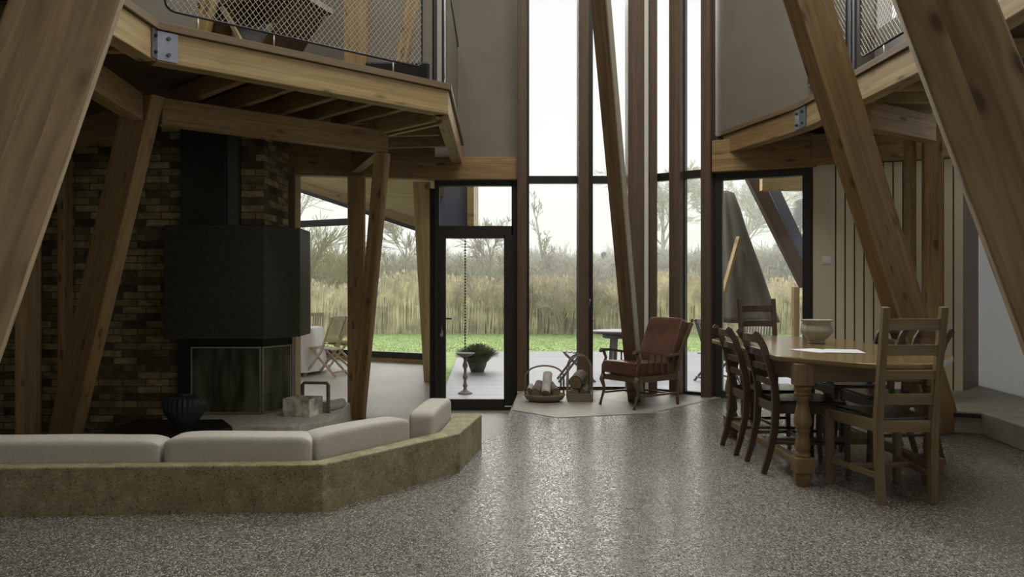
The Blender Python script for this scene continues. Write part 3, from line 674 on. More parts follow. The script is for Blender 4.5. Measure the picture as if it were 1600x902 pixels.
# joists left (run from edge toward the outer wall)
for t, L_ in ((.30, 1.5), (.46, 1.9), (.62, 2.0), (.76, 1.8), (.89, 1.3)):
    p = V((*B_, 0)).lerp(V((*C_, 0)), t); out = V((-.72, .69, 0)); q = p + out * L_; p = p + out * .14
    tbeam(p + V((0, 0, 2.745)), q + V((0, 0, 2.745)), .06, .15, 'narrow joist under the front of the left gallery', 'glulam', 'floor_joist')['group'] = 'joists under the front of the left gallery'
for y in (3.9, 4.4, 4.85):
    tbeam((-2.45, y, 2.745), (-4.6, y, 2.745), .06, .15, 'narrow joist running left from the gallery edge nearest the camera', 'glulam', 'floor_joist')['group'] = 'joists under the near end of the left gallery'
for i in range(3):
    y = 7.0 + i * .62
    tbeam((-.72, y, 2.76), (-1.75, y + .15, 2.76), .05, .12, 'short joist under the back of the left gallery', 'glulam_pale', 'floor_joist')['group'] = 'joists under the back of the left gallery'
# lower ring beam
tbeam((-2.69, 5.87, 2.53), (-1.18, 7.10, 2.53), .12, .20, 'timber beam under the left gallery resting on the two leaning posts')
tbeam((-2.62, 4.3, 2.53), (-2.80, 5.70, 2.53), .12, .20, 'short timber beam running toward the left foreground post under the gallery')
for k_, lb in ((-.055, 'near board of the pale pair from gallery corner to leaning post'), (.055, 'back board of the pale pair from gallery corner to leaning post')):
    o_ = V((.68, .73, 0)) * k_
    tbeam(V((-1.22, 7.12, 2.68)) + o_, V((-.62, 6.56, 2.68)) + o_, .05, .17, lb, 'glulam_pale')
tbeam((-4.5, 7.3, 2.55), (-2.9, 6.1, 2.55), .12, .22, 'dark timber beam in the shade from brick wall to leaning post')
tbeam((-2.75, 8.5, 2.62), (-.9, 8.91, 2.62), .14, .36, 'deep timber beam over the side room opening')
tbeam((-.9, 8.92, 2.57), (.07, 8.92, 2.57), .12, .26, 'timber beam directly above the glass door')
tbeam((-1.2, 7.15, 2.55), (-1.73, 8.5, 2.55), .10, .18, 'timber beam joining the pair of posts below the left gallery')
# mezzanine right
G_, E_, F_, Hh = (2.28, 8.3), (2.64, 7.03), (2.73, 5.1), (2.62, 3.4)
fascia(G_, E_, 'timber edge beam of the right gallery running back to the window wall', 'glulam'); fascia(E_, F_, 'long pale timber edge beam of the right gallery'); fascia(F_, Hh, 'timber edge beam of the right gallery nearest the camera')
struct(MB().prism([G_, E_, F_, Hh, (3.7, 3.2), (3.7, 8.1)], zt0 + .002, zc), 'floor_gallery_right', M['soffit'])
edge(G_, E_, 'trim_7'); edge(E_, F_, 'trim_8'); edge(F_, Hh, 'trim_9')
m = MB(); a, b = V((2.22, 8.30, 0)), V((3.10, 7.90, 0))
tbeam((2.17, 8.30, 2.60), (3.12, 7.87, 2.60), .12, .34, 'timber beam above the right window')
tbeam((3.07, 7.87, 2.60), (4.4, 7.36, 2.60), .12, .30, 'timber beam above the pale grooved panelling')
tbeam((2.80, 6.12, 2.56), (3.62, 6.66, 2.56), .12, .22, 'timber beam from leaning post to platform post under the right gallery')
for i in range(5):
    y = 6.75 - i * .42
    tbeam((2.80 + i * .03, y, 2.76), (3.66, y - .05, 2.76), .05, .12, 'joist under the right gallery floor', 'glulam_pale', 'floor_joist')['group'] = 'joists under the right gallery'

# steel corner plates
def plate(c, da, db, label):
    c = V((*c, 0)); r = empty('steel_bracket', c + V((0, 0, 2.64)), 0, label, 'bracket')
    for nm, d, L in (('plate_near', da, .07), ('plate_far', db, .13)):
        d = V((*d, 0)).normalized(); n = V((d.y, -d.x, 0)); 
        if n.dot(V((.9, 3, 0)) - c) < 0: n = -n
        MB().beam(d * L / 2 + n * .008, d * L / 2 + n * .008 + V((0, 0, .185)), L, .006, d).build(nm, M['steel'], r)
        for z in (.04, .145): 
            p = d * L * .55 + n * .012 + V((0, 0, z)); MB().tube([p, p + n * .012], .012, 8, smooth=False).build('bolt', M['bolt'], r)
plate(B_, (A_[0] - B_[0], A_[1] - B_[1]), (C_[0] - B_[0], C_[1] - B_[1]), 'grey bolted steel corner bracket on the left gallery beam')
plate(E_, (G_[0] - E_[0], G_[1] - E_[1]), (F_[0] - E_[0], F_[1] - E_[1]), 'small steel corner bracket on the right gallery beam')

# railings
def railing(a, b, t0, t1, label, posts, rods, inset=.05, mesh_pitch=.042, side=1, zlo=2.99, zhi=3.95, rail=True):
    a, b = V((*a, 0)), V((*b, 0)); L = (b - a).length; d = (b - a) / L; n = V((-d.y, d.x, 0)) * side
    o = a + n * inset; r = empty('mesh_railing', o + V((0, 0, zc)), 0, label, 'railing', 'wire mesh railings')
    x0, x1 = t0 * L, t1 * L; z0, z1 = zlo - zc, zhi - zc; R = .06
    def P(x, z): return d * x + V((0, 0, z))
    pts = []
    for cx, cz, a0 in ((x1 - R, z0 + R, -PI / 2), (x1 - R, z1 - R, 0), (x0 + R, z1 - R, PI / 2), (x0 + R, z0 + R, PI)):
        for k in range(4): an = a0 + k / 3 * PI / 2; pts.append(P(cx + R * math.cos(an), cz + R * math.sin(an)))
    pts.append(pts[0])
    MB().tube(pts, .0095, 6).build('rail_frame', M['steel_dark'], r)
    m = MB(); w_ = x1 - x0; h_ = z1 - z0; s_ = 1.25   # wires: z = +-s*x + c
    c = -s_ * w_
    for sg in (1, -1):
        c0 = -s_ * w_ if sg > 0 else 0
        c = c0
        while c < (h_ if sg > 0 else h_ + s_ * w_):
            seg = []
            # clip line z = sg*s*x + c to the rectangle
            cand = []
            for x in (0, w_):
                z = sg * s_ * x + c
                if 0 <= z <= h_: cand.append((x, z))
            for z in (0, h_):
                x = (z - c) / (sg * s_)
                if 0 <= x <= w_: cand.append((x, z))
            if len(cand) >= 2:
                cand.sort(); p, q = cand[0], cand[-1]
                if q[0] - p[0] > .01: m.tube([P(x0 + p[0], z0 + p[1]) + n * .003 * sg, P(x0 + q[0], z0 + q[1]) + n * .003 * sg], .0024, 3, cap=False)
            c += mesh_pitch * s_
    m.build('wire_mesh', M['wire'], r)
    for x in posts: MB().box(P(x * L, .55), (.035, .02, 1.1), math.atan2(d.y, d.x)).build('post', M['steel_dark'], r)
    for x in rods: MB().tube([P(x * L, 0), P(x * L, z0)], .006, 6).build('support_rod', M['wire'], r)
    if rail: MB().tube([P(.02, 1.1), P(L - .02, 1.1)], .018, 8).build('handrail', M['steel_dark'], r)
    return r
railing(B_, C_, .03, .90, 'wire mesh railing along the front of the left gallery', [.955], [.12, .35, .78])
railing(A_, B_, .05, .95, 'wire mesh railing of the left gallery nearest the camera', [], [.5])
railing(C_, D_, .06, .92, 'wire mesh railing along the back run of the left gallery', [.03], [.5], mesh_pitch=.06)
railing(E_, F_, .52, .98, 'wire mesh railing along the front of the right gallery', [.47], [.7])
railing(E_, F_, .03, .40, 'wire mesh railing panel left of the steel post on the right gallery', [.44], [.3])
MB().box((0, 0, 0), (.1, .1, .1)).bm.free()
tag(MB().box((-.618, 6.62, 3.5), (.085, .03, 1.22)).build('white_panel', M['white_board'], None, bevel=.003), 'tall narrow white panel standing at the corner of the left gallery', 'panel')
# upper-level timbers behind the left mesh
post(px(556, 120, 8.0).xy.to_3d() + V((0, 0, zc)), px(556, 120, 8.0).xy.to_3d() + V((0, 0, 5)), (1, 0), .23, .12, 'upright timber post on the left gallery behind the mesh')
a = px(612, 120, 7.8); b = px(640, 0, 7.8)
post(V((a.x, a.y, zc)), ext(a, b, 4.8), (1, 0), .11, .2, 'leaning timber post on the left gallery near its corner')
a = px(300, 60, 6.2); b = px(318, 0, 6.2)
post(V((a.x, a.y, zc)), ext(a, b, 4.4), (1, 0), .10, .1, 'slim pale leaning timber on the left gallery behind the mesh', 'glulam_pale')
# desk upstairs
r = empty('writing_desk', (-1.98, 6.35, zc), -.35, 'dark brown slanted desk on the left gallery behind the wire mesh', 'desk')
MB().beam((-.55, 0, .62), (.42, 0, .62), .5, .05, (0, 1, 0)).build('desk_top', M['desk'], r, bevel=.004)
m = MB(); m.box((-.38, 0, .42), (.30, .44, .36)); m.build('drawer_box', M['desk'], r, bevel=.004)
MB().beam((.36, 0, .60), (-.12, 0, 0), .42, .04, (0, 1, 0)).build('side_panel', M['desk'], r)
for s_ in (-1, 1):
    MB().beam((-.5, s_ * .22, 0), (-.5, s_ * .22, .6), .04, .04).build('leg', M['teak'], r); MB().beam((.05, s_ * .24, 0), (-.30, s_ * .24, .58), .03, .03).build('brace', M['teak'], r)
tag(MB().icos((0, 0, 0), .16, 2, (1, .8, .8)).build('floor_cushion', M['black'], None), 'round black cushion lying on the left gallery floor', 'cushion').location = (-1.42, 7.5, zc + .0)
tag(MB().box((0, 0, .12), (.55, .4, .24)).build('black_case', M['black'], None, bevel=.02), 'low black case on the left gallery beside the corner post', 'case').location = (-.98, 6.75, zc)

# ------------------------------------------------------------------ concrete bench and cushions
Q = [P0, P1, P2, P3]
def offp(pts, d):
    out = []
    for i, p in enumerate(pts):
        a = V(pts[max(i - 1, 0)]); b = V(pts[i]); c = V(pts[min(i + 1, len(pts) - 1)])
        n1 = V((-(b - a).y, (b - a).x)).normalized() if i > 0 else None
        n2 = V((-(c - b).y, (c - b).x)).normalized() if i < len(pts) - 1 else None
        dd = d[i] if hasattr(d, '__len__') else d
        if n1 is None: q = b + n2 * dd
        elif n2 is None: q = b + n1 * dd
        else:
            n = (n1 + n2).normalized(); q = b + n * dd / max(.5, n.dot(n1))
        out.append((q.x, q.y))
    return out
inner = offp(Q, [.10, .10, .14, .20])
bench = empty('concrete_bench', (-1.5, 4.4, 0), 0, 'low angular aggregate concrete bench wall carrying the sofa cushions', 'bench')
def bl(poly): return [(x + 1.5, y - 4.4) for x, y in poly]
mb = MB(); 
lo_in = inner
def ztop(x, y): return .25
poly = Q + list(reversed(inner))
mb.prism(bl(poly), ZL + .001, .25)
mb.build('parapet', M['aggregate'], bench, bevel=.008)
seat_o = inner; seat_i = offp(Q, [.75, .75, .80, .80])
MB().prism(bl(list(seat_o[:3]) + [inner[3]] + list(reversed(seat_i))), ZL + .001, -.02).build('seat_ledge', M['aggregate'], bench, bevel=.006)
def cushion(a, b, h, th, label, z0=-.019, lean=0, rz=None):
    a, b = V((*a, 0)), V((*b, 0)); d = b - a; L = d.length; d.normalize(); n = V((-d.y, d.x, 0))
    c = (a + b) / 2 + n * th / 2
    bm = bmesh.new(); bmesh.ops.create_cube(bm, size=1)
    for v in bm.verts: v.co = V((v.co.x * L, v.co.y * th, (v.co.z + .5) * h))
    bmesh.ops.subdivide_edges(bm, edges=bm.edges, cuts=11, use_grid_fill=True)
    for v in bm.verts:      # crowd the loops toward the edges
        for i_, D_s in enumerate((L, th)):
            a_ = v.co[i_] / D_s * 2; v.co[i_] = math.copysign(abs(a_) ** (.45 if i_ == 0 else .7), a_) * D_s / 2
        a_ = (v.co.z / h - .5) * 2; v.co.z = (math.copysign(abs(a_) ** .6, a_) / 2 + .5) * h
    rr = .028
    for v in bm.verts:
        x, y, z = v.co
        # rounded box + gentle puff
        q = V((x, y, z - h / 2)); hs = V((L / 2, th / 2, h / 2)); inn = V([max(-hs[i] + rr, min(hs[i] - rr, q[i])) for i in range(3)])
        e = q - inn
        if e.length > 1e-6: q = inn + e.normalized() * min(rr, e.length) 
        fx, fz = 1 - (2 * q.x / L) ** 4, 1 - (2 * q.z / h) ** 4
        q.y *= 1 + .05 * fx * fz; q.z += (.006 * fx + .003 * math.sin(x * 9 + L * 20)) * (q.z > h * .3)
        q.z += .012 * math.exp(-((abs(x) - L / 2) / .04) ** 2) * (q.z > h * .3) * -1
        v.co = q + V((0, 0, h / 2))
    for f in bm.faces: f.smooth = True
    me = bpy.data.meshes.new('sofa_cushion'); bm.to_mesh(me); bm.free(); me.materials.append(M['linen'])
    o = bpy.data.objects.new('sofa_cushion', me); COL.objects.link(o)
    o.location = (c.x, c.y, z0); o.rotation_euler = (lean, 0, math.atan2(d.y, d.x))
    s = o.modifiers.new('s', 'SUBSURF'); s.levels = 1; s.render_levels = 1
    return tag(o, label, 'cushion', 'sofa back cushions')
cushion((-3.45, 4.04), (-1.895, 4.115), .385, .2, 'grey linen back cushion at the left end of the concrete bench')
cushion((-1.875, 4.116), (-1.09, 4.155), .395, .2, 'grey linen back cushion, second from the left on the bench')
cushion((-1.065, 4.195), (-.625, 4.765), .40, .17, 'grey linen back cushion on the angled middle run of the bench')
cushion((-.505, 4.90), (-.435, 5.56), .41, .16, 'grey linen back cushion standing at the right end of the bench')

# ------------------------------------------------------------------ vase, crate
tag(MB().lathe([(.05, 0), (.07, .006), (.06, .02), (.085, .05), (.13, .11), (.165, .17), (.178, .22), (.165, .27), (.13, .30), (.085, .308), (.05, .298), (.047, .305), (.052, .318), (.045, .32), (.04, .30), (.07, .285), (.12, .275), (.15, .23), (.13, .15), (.06, .04), (.03, .02)], 144, rib=.045, nrib=24, sy=.7).build('glass_vase', M['vase_glass'], None),
    'dark ribbed heart shaped glass vase on the black plinth', 'vase').location = (-2.80, 6.56, -.04)
r = empty('firewood_crate', (-2.02, 7.42, -.041), -.25, 'small birch wood crate with hoop handle on the hearth', 'crate')
m = MB()
for s_ in (-1, 1): m.box((s_ * .135, 0, .085), (.012, .26, .17)); m.box((0, s_ * .124, .085), (.28, .012, .17))
m.box((0, 0, .008), (.26, .24, .014)); m.build('box', M['birch_crate'], r, bevel=.003)
m = MB(); m.sweep([(-.09, .15, .0), (-.09, .15, .27), (-.07, .15, .29), (.17, .15, .295), (.19, .15, .275), (.19, .15, .0)], .03, .026, (0, 1, 0)); m.build('handle', M['terracotta'], r)
for i in range(7):
    x = -.10 + i * .033; o = MB(); o.tube([(x, -.11, .165 + .012 * (i % 3)), (x + .03 * random.uniform(-1, 1), .11, .18 + .03 * random.random())], .013 + .004 * (i % 2), 7)
    o = o.build('kindling_stick', M['bark'], None); o.location = V(r.location) ; o.rotation_euler = r.rotation_euler
    tag(o, 'thin dark kindling stick lying in the birch crate on the hearth', 'stick', 'kindling in the birch crate')
    bpy.context.view_layer.update()
tag(MB().tube([(-.16, 0, .05), (.16, 0, .05)], .05, 12).build('birch_log', M['bark_white'], None), 'white birch log lying beside the crate on the hearth', 'log').location = (0, 0, 0)
lg = bpy.data.objects['birch_log']; lg.location = (-1.80, 7.72, -.04); lg.rotation_euler = (0, 0, 1.2)

# ------------------------------------------------------------------ log baskets by the window
def log(name, p0, p1, r, mat, label, group):
    m = MB(); p0, p1 = V(p0), V(p1); n = 14; d = (p1 - p0).normalized(); pts = [p0.lerp(p1, k / 4) for k in range(5)]
    m.tube(pts, [r * random.uniform(.94, 1.05) for _ in pts], n, cap=False)
    m.mi = 1; up = d.orthogonal().normalized(); q = d.cross(up)
    for p, s_ in ((p0, -1), (p1, 1)):
        c = m.bm.verts.new(p + d * s_ * .001); ring = [m.bm.verts.new(p + d * s_ * .001 + (up * math.cos(a) + q * math.sin(a)) * r * .93) for a in (2 * PI * j / n for j in range(n))]
        for j in range(n): m.face([c, ring[j], ring[(j + 1) % n]])
    return tag(m.build(name, [M[mat], M['cut_wood']], None), label, 'log', group)
def arc(cx, w_, h, z0, y, n=13, e=1): return [(cx + w_ / 2 * math.cos(PI - PI * k / n), y, z0 + h * math.sin(PI * k / n) ** e) for k in range(n + 1)]
r = empty('log_basket', (.34, 8.02, .004), 0, 'low wide wicker log basket with thin arched handle by the window', 'basket')
MB().lathe([(.14, .0), (.19, .02), (.22, .07), (.21, .08), (.18, .03), (.13, .015)], 28, sy=.8).build('tray', M['wicker'], r)
m = MB(); m.tube([(-.2, 0, .05), (-.2, 0, .27)] + arc(0, .38, .10, .27, 0)[1:-1] + [(.2, 0, .27), (.2, 0, .05)], .009, 6); m.build('handle', M['wicker'], r)
m = MB(); m.sweep([(.165, 0, .29), (.17, -.01, .17), (.15, -.01, .07)], .10, .012, (0, 1, 0), [.7, 1, .6]); m.build('leather_strap', M['leather_green'], r)
log('firewood_log', (.24, 7.88, .105), (.29, 8.14, .165), .048, 'bark', 'round firewood log at the left of the low basket', 'logs in the low basket')
log('firewood_log', (.345, 7.86, .105), (.375, 8.05, .285), .050, 'bark_white', 'white birch log sticking up in the middle of the low basket', 'logs in the low basket')
log('firewood_log', (.455, 7.90, .11), (.40, 8.16, .16), .045, 'bark', 'round firewood log at the right of the low basket', 'logs in the low basket')
log('firewood_log', (.18, 7.98, .12), (.20, 8.14, .15), .028, 'bark_white', 'thin split log at the left rim of the low basket', 'logs in the low basket')
r = empty('log_carrier', (.71, 8.08, .004), 0, 'tall arched bentwood log carrier right of the low basket', 'basket')
m = MB(); m.box((0, 0, .012), (.26, .26, .02)); m.box((0, -.125, .045), (.26, .012, .08)); m.box((0, .125, .045), (.26, .012, .08)); m.build('tray', M['wicker'], r, bevel=.003)
for y in (-.10, .10):
    m = MB(); m.sweep([(-.125, y, .0), (-.125, y, .30)] + arc(0, .25, .16, .32, y)[1:-1] + [(.125, y, .30), (.125, y, 0)], .022, .012, (0, 1, 0)); m.build('hoop', M['wicker'], r)
log('firewood_log', (.66, 7.98, .20), (.74, 8.20, .25), .072, 'bark', 'thick sawn log on top in the bentwood carrier', 'logs in the bentwood carrier')
log('firewood_log', (.74, 7.98, .085), (.78, 8.18, .13), .045, 'bark', 'split log at the lower right in the bentwood carrier', 'logs in the bentwood carrier')
log('firewood_log', (.65, 7.99, .085), (.67, 8.18, .09), .05, 'bark', 'dark log at the bottom left of the bentwood carrier', 'logs in the bentwood carrier')

# ------------------------------------------------------------------ armchair (local: faces +Y)
def armchair():
    r = empty('armchair', (1.30, 7.80, .004), math.atan2(-.6, -.8) - PI / 2, 'old wooden armchair with brown leather cushions in front of the window', 'armchair')
    W = .47; W2 = W / 2; F = .28; Bk = -.30; wd = wood('armchair_wood', (.17, .125, .075), (.10, .072, .042), knots=.05, lam=.3, rough=.35)
    for s_ in (-1, 1):
        x = s_ * W2
        # front leg: cabriole + arm support
        m = MB(); m.tube([(x, F + .05, 0), (x, F + .035, .05), (x, F - .01, .16), (x, F + .03, .26), (x, F + .01, .31)], [.014, .012, .015, .024, .022], 8); m.build('leg', wd, r)
        m = MB(); m.tube([(x, F + .01, .30), (x, F + .01, .40), (x, F - .03, .47), (x, F, .54)], [.018, .016, .014, .018], 8); m.build('arm_support', wd, r)
        m = MB(); m.tube([(x, Bk, 0), (x, Bk, .08), (x, Bk, .10), (x, Bk, .25), (x, Bk, .34)], [.014, .018, .013, .022, .022], 8)
        m.build('leg', wd, r)
        m = MB(); m.sweep([(x, Bk + .01, .30), (x, Bk - .02, .50), (x, Bk - .21, .82)], .032, .032, (1, 0, 0)); m.icos((x, Bk - .22, .845), .016, 1, (1, 1, 1.5)); m.build('back_post', wd, r)
        m = MB(); m.sweep([(x, F + .05, .535), (x, F + .03, .56), (x, F - .05, .555), (x, -.02, .52), (x, -.18, .50), (x, Bk - .04, .515)], .042, .026, (1, 0, 0), [.7, 1, 1, .9, .8, .8]); m.build('armrest', wd, r)
        for y in (.12, .03, -.06, -.15):
            m = MB(); z1 = .52 - .01 * (y < 0); m.tube([(x, y, .31), (x, y, .36), (x, y, .39), (x, y, .42), (x, y, .46), (x, y, z1)], [.007, .011, .007, .012, .007, .009], 7); m.build('spindle', wd, r)
        m = MB(); m.beam((x, F - .01, .285), (x, Bk, .285), .03, .055); m.build('side_rail', wd, r)
        m = MB(); m.beam((x, F - .02, .12), (x, Bk, .12), .018, .018); m.build('stretcher', wd, r)
    m = MB(); m.beam((-W2, F, .285), (W2, F, .285), .03, .055); m.build('front_rail', wd, r)
    m = MB(); m.beam((-W2, Bk, .285), (W2, Bk, .285), .03, .075); m.build('back_rail', wd, r)
    m = MB(); m.beam((-W2, Bk, .10), (W2, Bk, .10), .018, .018); m.beam((-W2, 0, .12), (W2, 0, .12), .018, .018); m.build('stretcher', wd, r)
    def cush(nm, c, s3, rx):
        bm = bmesh.new(); bmesh.ops.create_cube(bm, size=1); bmesh.ops.subdivide_edges(bm, edges=bm.edges, cuts=5, use_grid_fill=True)
        for v in bm.verts: v.co = V([math.copysign(abs(c__ * 2) ** .55, c__) / 2 for c__ in v.co])
        for v in bm.verts:
            a, b, c_ = v.co * 2; k = (1 - .10 * a ** 4 - .0) ; h = (1 - .20 * (abs(a) ** 4 + abs(b) ** 4) / 2)
            v.co = V((a * s3[0] / 2 * (1 - .015 * b * b), b * s3[1] / 2 * (1 - .015 * a * a), c_ * s3[2] / 2 * h))
        for f in bm.faces: f.smooth = True
        me = bpy.data.meshes.new(nm); bm.to_mesh(me); bm.free(); me.materials.append(M['leather'])
        o = bpy.data.objects.new(nm, me); COL.objects.link(o); o.parent = r; o.location = c; o.rotation_euler = (rx, 0, 0); s = o.modifiers.new('s', 'SUBSURF'); s.levels = 1; s.render_levels = 1
    cush('seat_cushion', (0, .02, .375), (.46, .60, .14), .06)
    cush('back_cushion', (0, -.33, .61), (.46, .54, .13), math.radians(114))
    MB().beam((-W2, Bk - .20, .80), (W2, Bk - .20, .80), .02, .05).build('top_rail', wd, r)
    return r
armchair()

# ------------------------------------------------------------------ dining table
TX, TY0, TY1 = 2.13, 4.23, 6.80
tb = empty('dining_table', (TX, 5.4, 0), 0, 'long oak dining table with clipped corners and turned legs', 'table')
hw = .545
def oct_(o, hw_=hw):
    y0, y1 = TY0 - 5.4 - o, TY1 - 5.4 + o; x = hw_ + o; c = .36
    base = [(-x + c, y0), (x - c, y0), (x, y0 + c * 1.35), (x, y1 - c * 1.35), (x - c, y1), (-x + c, y1), (-x, y1 - c * 1.35), (-x, y0 + c * 1.35)]
    out = []   # round the corners a little
    n = len(base)
    for i in range(n):
        p0, p, p1 = V(base[i - 1]), V(base[i]), V(base[(i + 1) % n])
        a = p + (p0 - p).normalized() * .09; b = p + (p1 - p).normalized() * .09
        for k in range(5):
            t = k / 4; q = a * (1 - t) ** 2 + p * 2 * t * (1 - t) + b * t * t; out.append((q.x + .045, q.y))
    return out
MB().prism(oct_(0), .732, .765, grain=1).build('table_top', M['oak_top'], tb, bevel=.008, seg=3)
m = MB()
x_, y0_, y1_ = .385, 4.61 - 5.4, 6.10 - 5.4
for s_ in (-1, 1): m.box((s_ * x_, (y0_ + y1_) / 2, .675), (.03, y1_ - y0_, .11))
for y in (y0_, y1_): m.box((0, y, .675), (2 * x_, .03, .11))
m.build('apron', M['oak'], tb, bevel=.004)
lathe_prof = [(.040, .54), (.047, .535), (.047, .52), (.036, .51), (.034, .49), (.040, .45), (.050, .41), (.054, .38), (.048, .355), (.036, .345), (.044, .335), (.044, .325), (.034, .315), (.038, .28), (.044, .25), (.044, .22), (.036, .20), (.044, .19), (.044, .17)]
for sx_ in (-1, 1):
    for y in (y0_, y1_):
        m = MB(); x = sx_ * x_
        m.box((x, y, .666), (.105, .105, .13)); m.lathe([(.045, .60), (.052, .59), (.052, .575), (.042, .565), (.05, .555), (.05, .545)] + lathe_prof, 20, (x, y, 0))
        m.box((x, y, .125), (.108, .108, .09)); m.lathe([(.040, .08), (.050, .065), (.052, .04), (.042, .02), (.046, .0)], 20, (x, y, 0))
        m.build('leg', M['oak'], tb, bevel=.003)
for sx_ in (-1, 1): MB().beam((sx_ * x_, y0_, .12), (sx_ * x_, y1_, .12), .06, .045).build('stretcher', M['oak'], tb, bevel=.004)
MB().beam((-x_, (y0_ + y1_) / 2, .12), (x_, (y0_ + y1_) / 2, .12), .06, .045).build('stretcher', M['oak'], tb, bevel=.004)

# ------------------------------------------------------------------ dining chairs (local: faces +Y, rear legs at y=0)
def chair_straight(mat, label):
    r = empty('dining_chair', (0, 0, 0), 0, label, 'chair', 'ladder back chairs'); wd = M[mat]
    wb, wf, dp, H = .315, .42, .46, 1.08
    for s_ in (-1, 1):
        MB().sweep([(s_ * wb / 2 * .93, 0, 0), (s_ * wb / 2 * .97, .01, .25), (s_ * wb / 2, .01, .46), (s_ * (wb / 2 + .002), -.03, .78), (s_ * (wb / 2 + .004), -.075, H)], .042, .038, (1, 0, 0), [1, 1, 1.05, .95, .9]).build('leg', wd, r, bevel=.003)
        MB().sweep([(s_ * wf / 2, dp, 0), (s_ * wf / 2, dp, .45)], .042, .042, (1, 0, 0), [.85, 1]).build('leg', wd, r, bevel=.003)
        MB().beam((s_ * wb / 2, .01, .425), (s_ * wf / 2, dp, .425), .024, .065).build('seat_rail', wd, r, bevel=.002)
        MB().beam((s_ * wb / 2 * .95, .01, .15), (s_ * wf / 2, dp, .15), .022, .03).build('stretcher', wd, r, bevel=.002)
    MB().beam((-wf / 2, dp, .425), (wf / 2, dp, .425), .024, .065).build('seat_rail', wd, r, bevel=.002)
    MB().beam((-wb / 2, .01, .425), (wb / 2, .01, .425), .024, .065).build('seat_rail', wd, r, bevel=.002)
    MB().beam((-wf / 2 * .97, dp / 2 + .05, .15), (wf / 2 * .97, dp / 2 + .05, .15), .022, .03).build('stretcher', wd, r, bevel=.002)
    for z, y, h in ((.985, -.06, .062), (.845, -.042, .058), (.71, -.022, .05), (.575, -.005, .06)):
        pts = [(-wb / 2 - .0, y, z), (-wb / 4, y - .016, z + .002), (0, y - .022, z + .003), (wb / 4, y - .016, z + .002), (wb / 2, y, z)]
        m = MB()
        m.sweep(pts, h, .016, (0, 0, 1)); m.build('slat', wd, r, bevel=.002)
    m = MB(); m.prism([(-wb / 2 + .01, .03), (wb / 2 - .01, .03), (wf / 2 - .01, dp - .01), (-wf / 2 + .01, dp - .01)], .44, .475); m.build('seat', M['seat_black'], r, bevel=.014, seg=3)
    return r
def chair_curved(mat, label):
    r = empty('dining_chair', (0, 0, 0), 0, label, 'chair', 'curved back chairs'); wd = M[mat]
    wb, wf, dp, H = .35, .44, .44, .90
    prof = [(-.07, 0), (-.035, .12), (.0, .28), (.01, .44), (.0, .56), (-.035, .70), (-.075, .82), (-.115, .885), (-.135, H)]
    for s_ in (-1, 1):
        MB().sweep([(s_ * wb / 2, y, z) for y, z in prof], .030, .044, (1, 0, 0), [.8, .9, 1, 1.1, 1, .95, .95, .95, .7]).build('leg', wd, r, bevel=.004)
        MB().sweep([(s_ * wf / 2, dp + .01, 0), (s_ * wf / 2, dp, .20), (s_ * wf / 2, dp, .44)], .036, .036, (1, 0, 0), [.75, .9, 1]).build('leg', wd, r, bevel=.003)
        MB().beam((s_ * wb / 2, .01, .415), (s_ * wf / 2, dp, .415), .022, .06).build('seat_rail', wd, r, bevel=.002)
        MB().tube([(s_ * wb / 2, -.005, .2), (s_ * wf / 2, dp, .2)], .011, 8).build('stretcher', wd, r)
    MB().beam((-wf / 2, dp, .415), (wf / 2, dp, .415), .022, .06).build('seat_rail', wd, r, bevel=.002)
    MB().beam((-wb / 2, .01, .415), (wb / 2, .01, .415), .022, .06).build('seat_rail', wd, r, bevel=.002)
    MB().tube([(-wf / 2 * .95, dp / 2, .2), (wf / 2 * .95, dp / 2, .2)], .011, 8).build('stretcher', wd, r)
    for z, y, h in ((.855, -.096, .05), (.765, -.056, .045), (.67, -.026, .042), (.575, -.004, .042)):
        pts = [(-wb / 2, y, z), (-wb / 4, y - .014, z + .004), (0, y - .018, z + .006), (wb / 4, y - .014, z + .004), (wb / 2, y, z)]
        MB().sweep(pts, h, .014, (0, 0, 1)).build('slat', wd, r, bevel=.002)
    m = MB(); m.prism([(-wb / 2 + .01, .03), (wb / 2 - .01, .03), (wf / 2, dp + .005), (-wf / 2, dp + .005)], .43, .462); m.build('seat', M['seat_black'], r, bevel=.013, seg=3)
    return r
cA = chair_straight('chair_olive', 'tall straight ladder back chair nearest the camera, back turned, at the table end'); cA.location = (2.16, 4.20, 0); cA.rotation_euler = (0, 0, .06)
cC = chair_straight('oak_dark', 'tall straight ladder back chair at the far end of the dining table'); cC.location = (2.34, 7.28, 0); cC.rotation_euler = (0, 0, PI)
cB = chair_curved('oak_dark', 'dark curved ladder back chair at left side, nearer the camera'); cB.location = (1.67, 5.06, 0); cB.rotation_euler = (0, 0, -PI / 2)
for (x, y, rz, lab) in ((1.65, 5.60, -PI / 2, 'dark curved ladder back chair at left side, nearer the window'),
                        (2.82, 5.32, PI / 2, 'dark curved back chair on the right side, mostly behind the near chair'),
                        (2.84, 5.92, PI / 2 , 'dark curved back chair on the right side, farther from the camera')):
    c = copy_tree(cB); c['label'] = lab; c.location = (x, y, 0); c.rotation_euler = (0, 0, rz)
